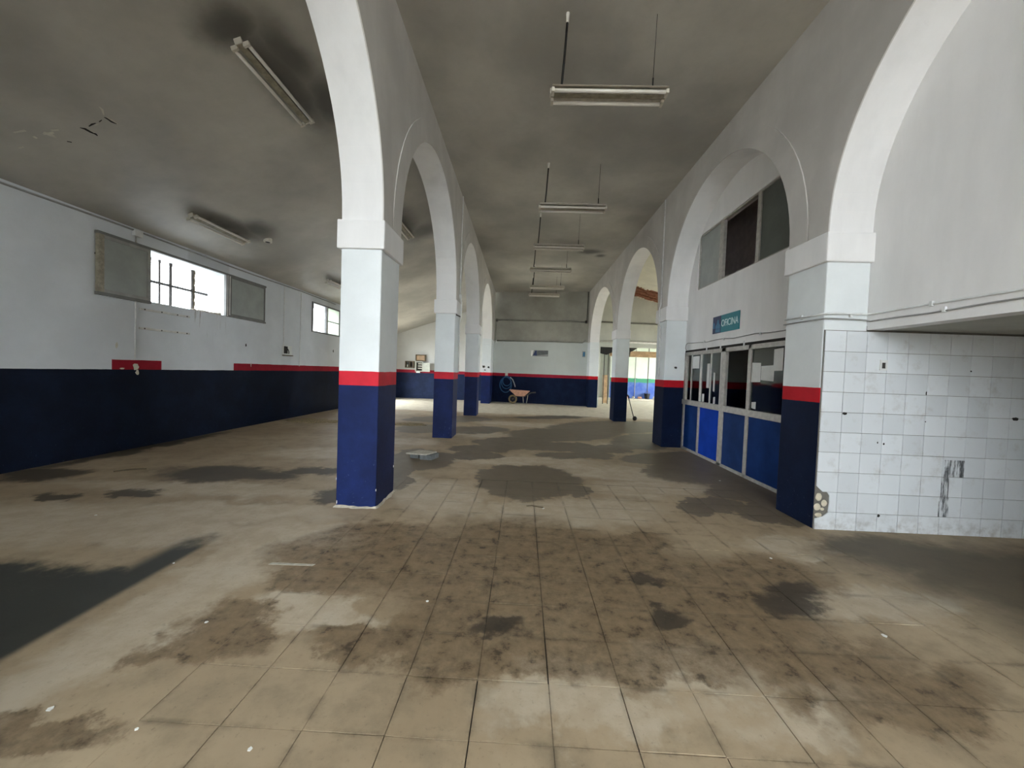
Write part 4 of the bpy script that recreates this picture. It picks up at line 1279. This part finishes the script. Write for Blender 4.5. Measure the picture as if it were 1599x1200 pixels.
obj('foot', MB().blob((3.76, 12.85, .075), (.075, .06, .075), 4, .04, 12, 8), 'black', st, True)
obj('grip', MB().tube([(3.57, 12.975, .78), (3.48, 12.975, .86)], .028, 8), 'steel', st)

# ------------------------------------------------------------------ litter on the floor
bl_ = thing('rubble_block', 'grey broken block with a pale slab on top lying behind the nearest pillar', 'rubble', (-1.47, 6.24, 0))
obj('block', MB().prism([(-1.62, 6.12, 0), (-1.42, 6.10, 0), (-1.36, 6.34, 0), (-1.55, 6.38, 0)], (0, 0, .07)), 'block', bl_)
obj('slab', MB().prism([(-1.86, 6.16, .07), (-1.52, 6.12, .07), (-1.40, 6.36, .07), (-1.70, 6.44, .07)], (.0, 0, .02)), 'block_top', bl_)
obj('wedge', MB().prism([(-1.80, 6.2, 0), (-1.66, 6.18, 0), (-1.62, 6.34, 0), (-1.75, 6.36, 0)], (0, 0, .071)), 'block', bl_)
sp = obj('sand_heap', MB().blob((-5.35, 9.85, 0), (.75, .32, .05), 3, .3, 22, 8), 'sand', None, True, (-5.35, 9.85, 0))
tag(sp, 'low heap of yellowish sand on the floor by the left wall', 'sand')
s3 = obj('sand_heap', MB().blob((-2.95, 9.95, 0), (.45, .22, .035), 6, .35, 22, 8), 'sand', None, True, (-2.95, 9.95, 0))
tag(s3, 'small sweep of sand on the floor between the first two left pillars', 'sand')
tw = obj('twig', MB().tube([(-5.20, 4.74, .008), (-5.08, 4.85, .012), (-4.95, 4.92, .008)], .007, 6), 'wood_dark', None, True, (-5.1, 4.83, 0))
tag(tw, 'short dark twig lying on the floor near the left wall', 'twig')
tw = obj('wire_scrap', MB().tube([(.09, 4.16, .006), (.15, 4.18, .006), (.22, 4.15, .006), (.27, 4.14, .006)], .006, 6), 'wood_dark', None, True, (.2, 4.15, 0))
tag(tw, 'bent dark wire scrap on the floor in mid nave', 'wire')
for k, (x, y) in enumerate(((-1.72, 2.06), (-2.46, 2.65), (-1.47, 1.43), (-.98, 1.38), (2.16, 2.26), (2.10, 3.19), (-1.90, 1.49), (2.90, 5.60), (.27, 4.12), (-.55, 2.36), (-3.9, 3.4))):
    a = rd.uniform(0, 3)
    s = rd.uniform(.008, .016)
    pts = [(x + s * math.cos(a + q) * rd.uniform(.7, 1.2), y + s * math.sin(a + q) * rd.uniform(.7, 1.2), .0008) for q in (0, 1.3, 2.6, 3.9, 5.2)]
    o = obj('paint_chip', MB().prism(pts, (0, 0, .003)), 'chip', None, False, (x, y, 0))
    tag(o, 'white paint chip on ' + ('the brown stain left of the nave tiles', 'the tip of the tarred patch', 'the bare floor at the bottom left, right one', 'the tiles at the very bottom, left of centre',
           'the tiles low on the right', 'the pale streak before the tiled wall', 'the brown stain in the bottom left corner', 'the dark wet floor before the office', 'the pale floor beside the bent wire scrap',
           'the brown tiles left of centre', 'the pale floor beyond the tarred patch')[k], 'paint chip', 'paint chips scattered on the floor')
cs = obj('cement_streak', MB().prism([(-1.80, 2.70, .0006), (-1.48, 2.71, .0006), (-1.47, 2.735, .0006), (-1.79, 2.73, .0006)], (0, 0, .002)), 'block_top', None, False, (-1.6, 2.7, 0))
tag(cs, 'thin pale lath lying flat on the brown stained floor', 'lath')
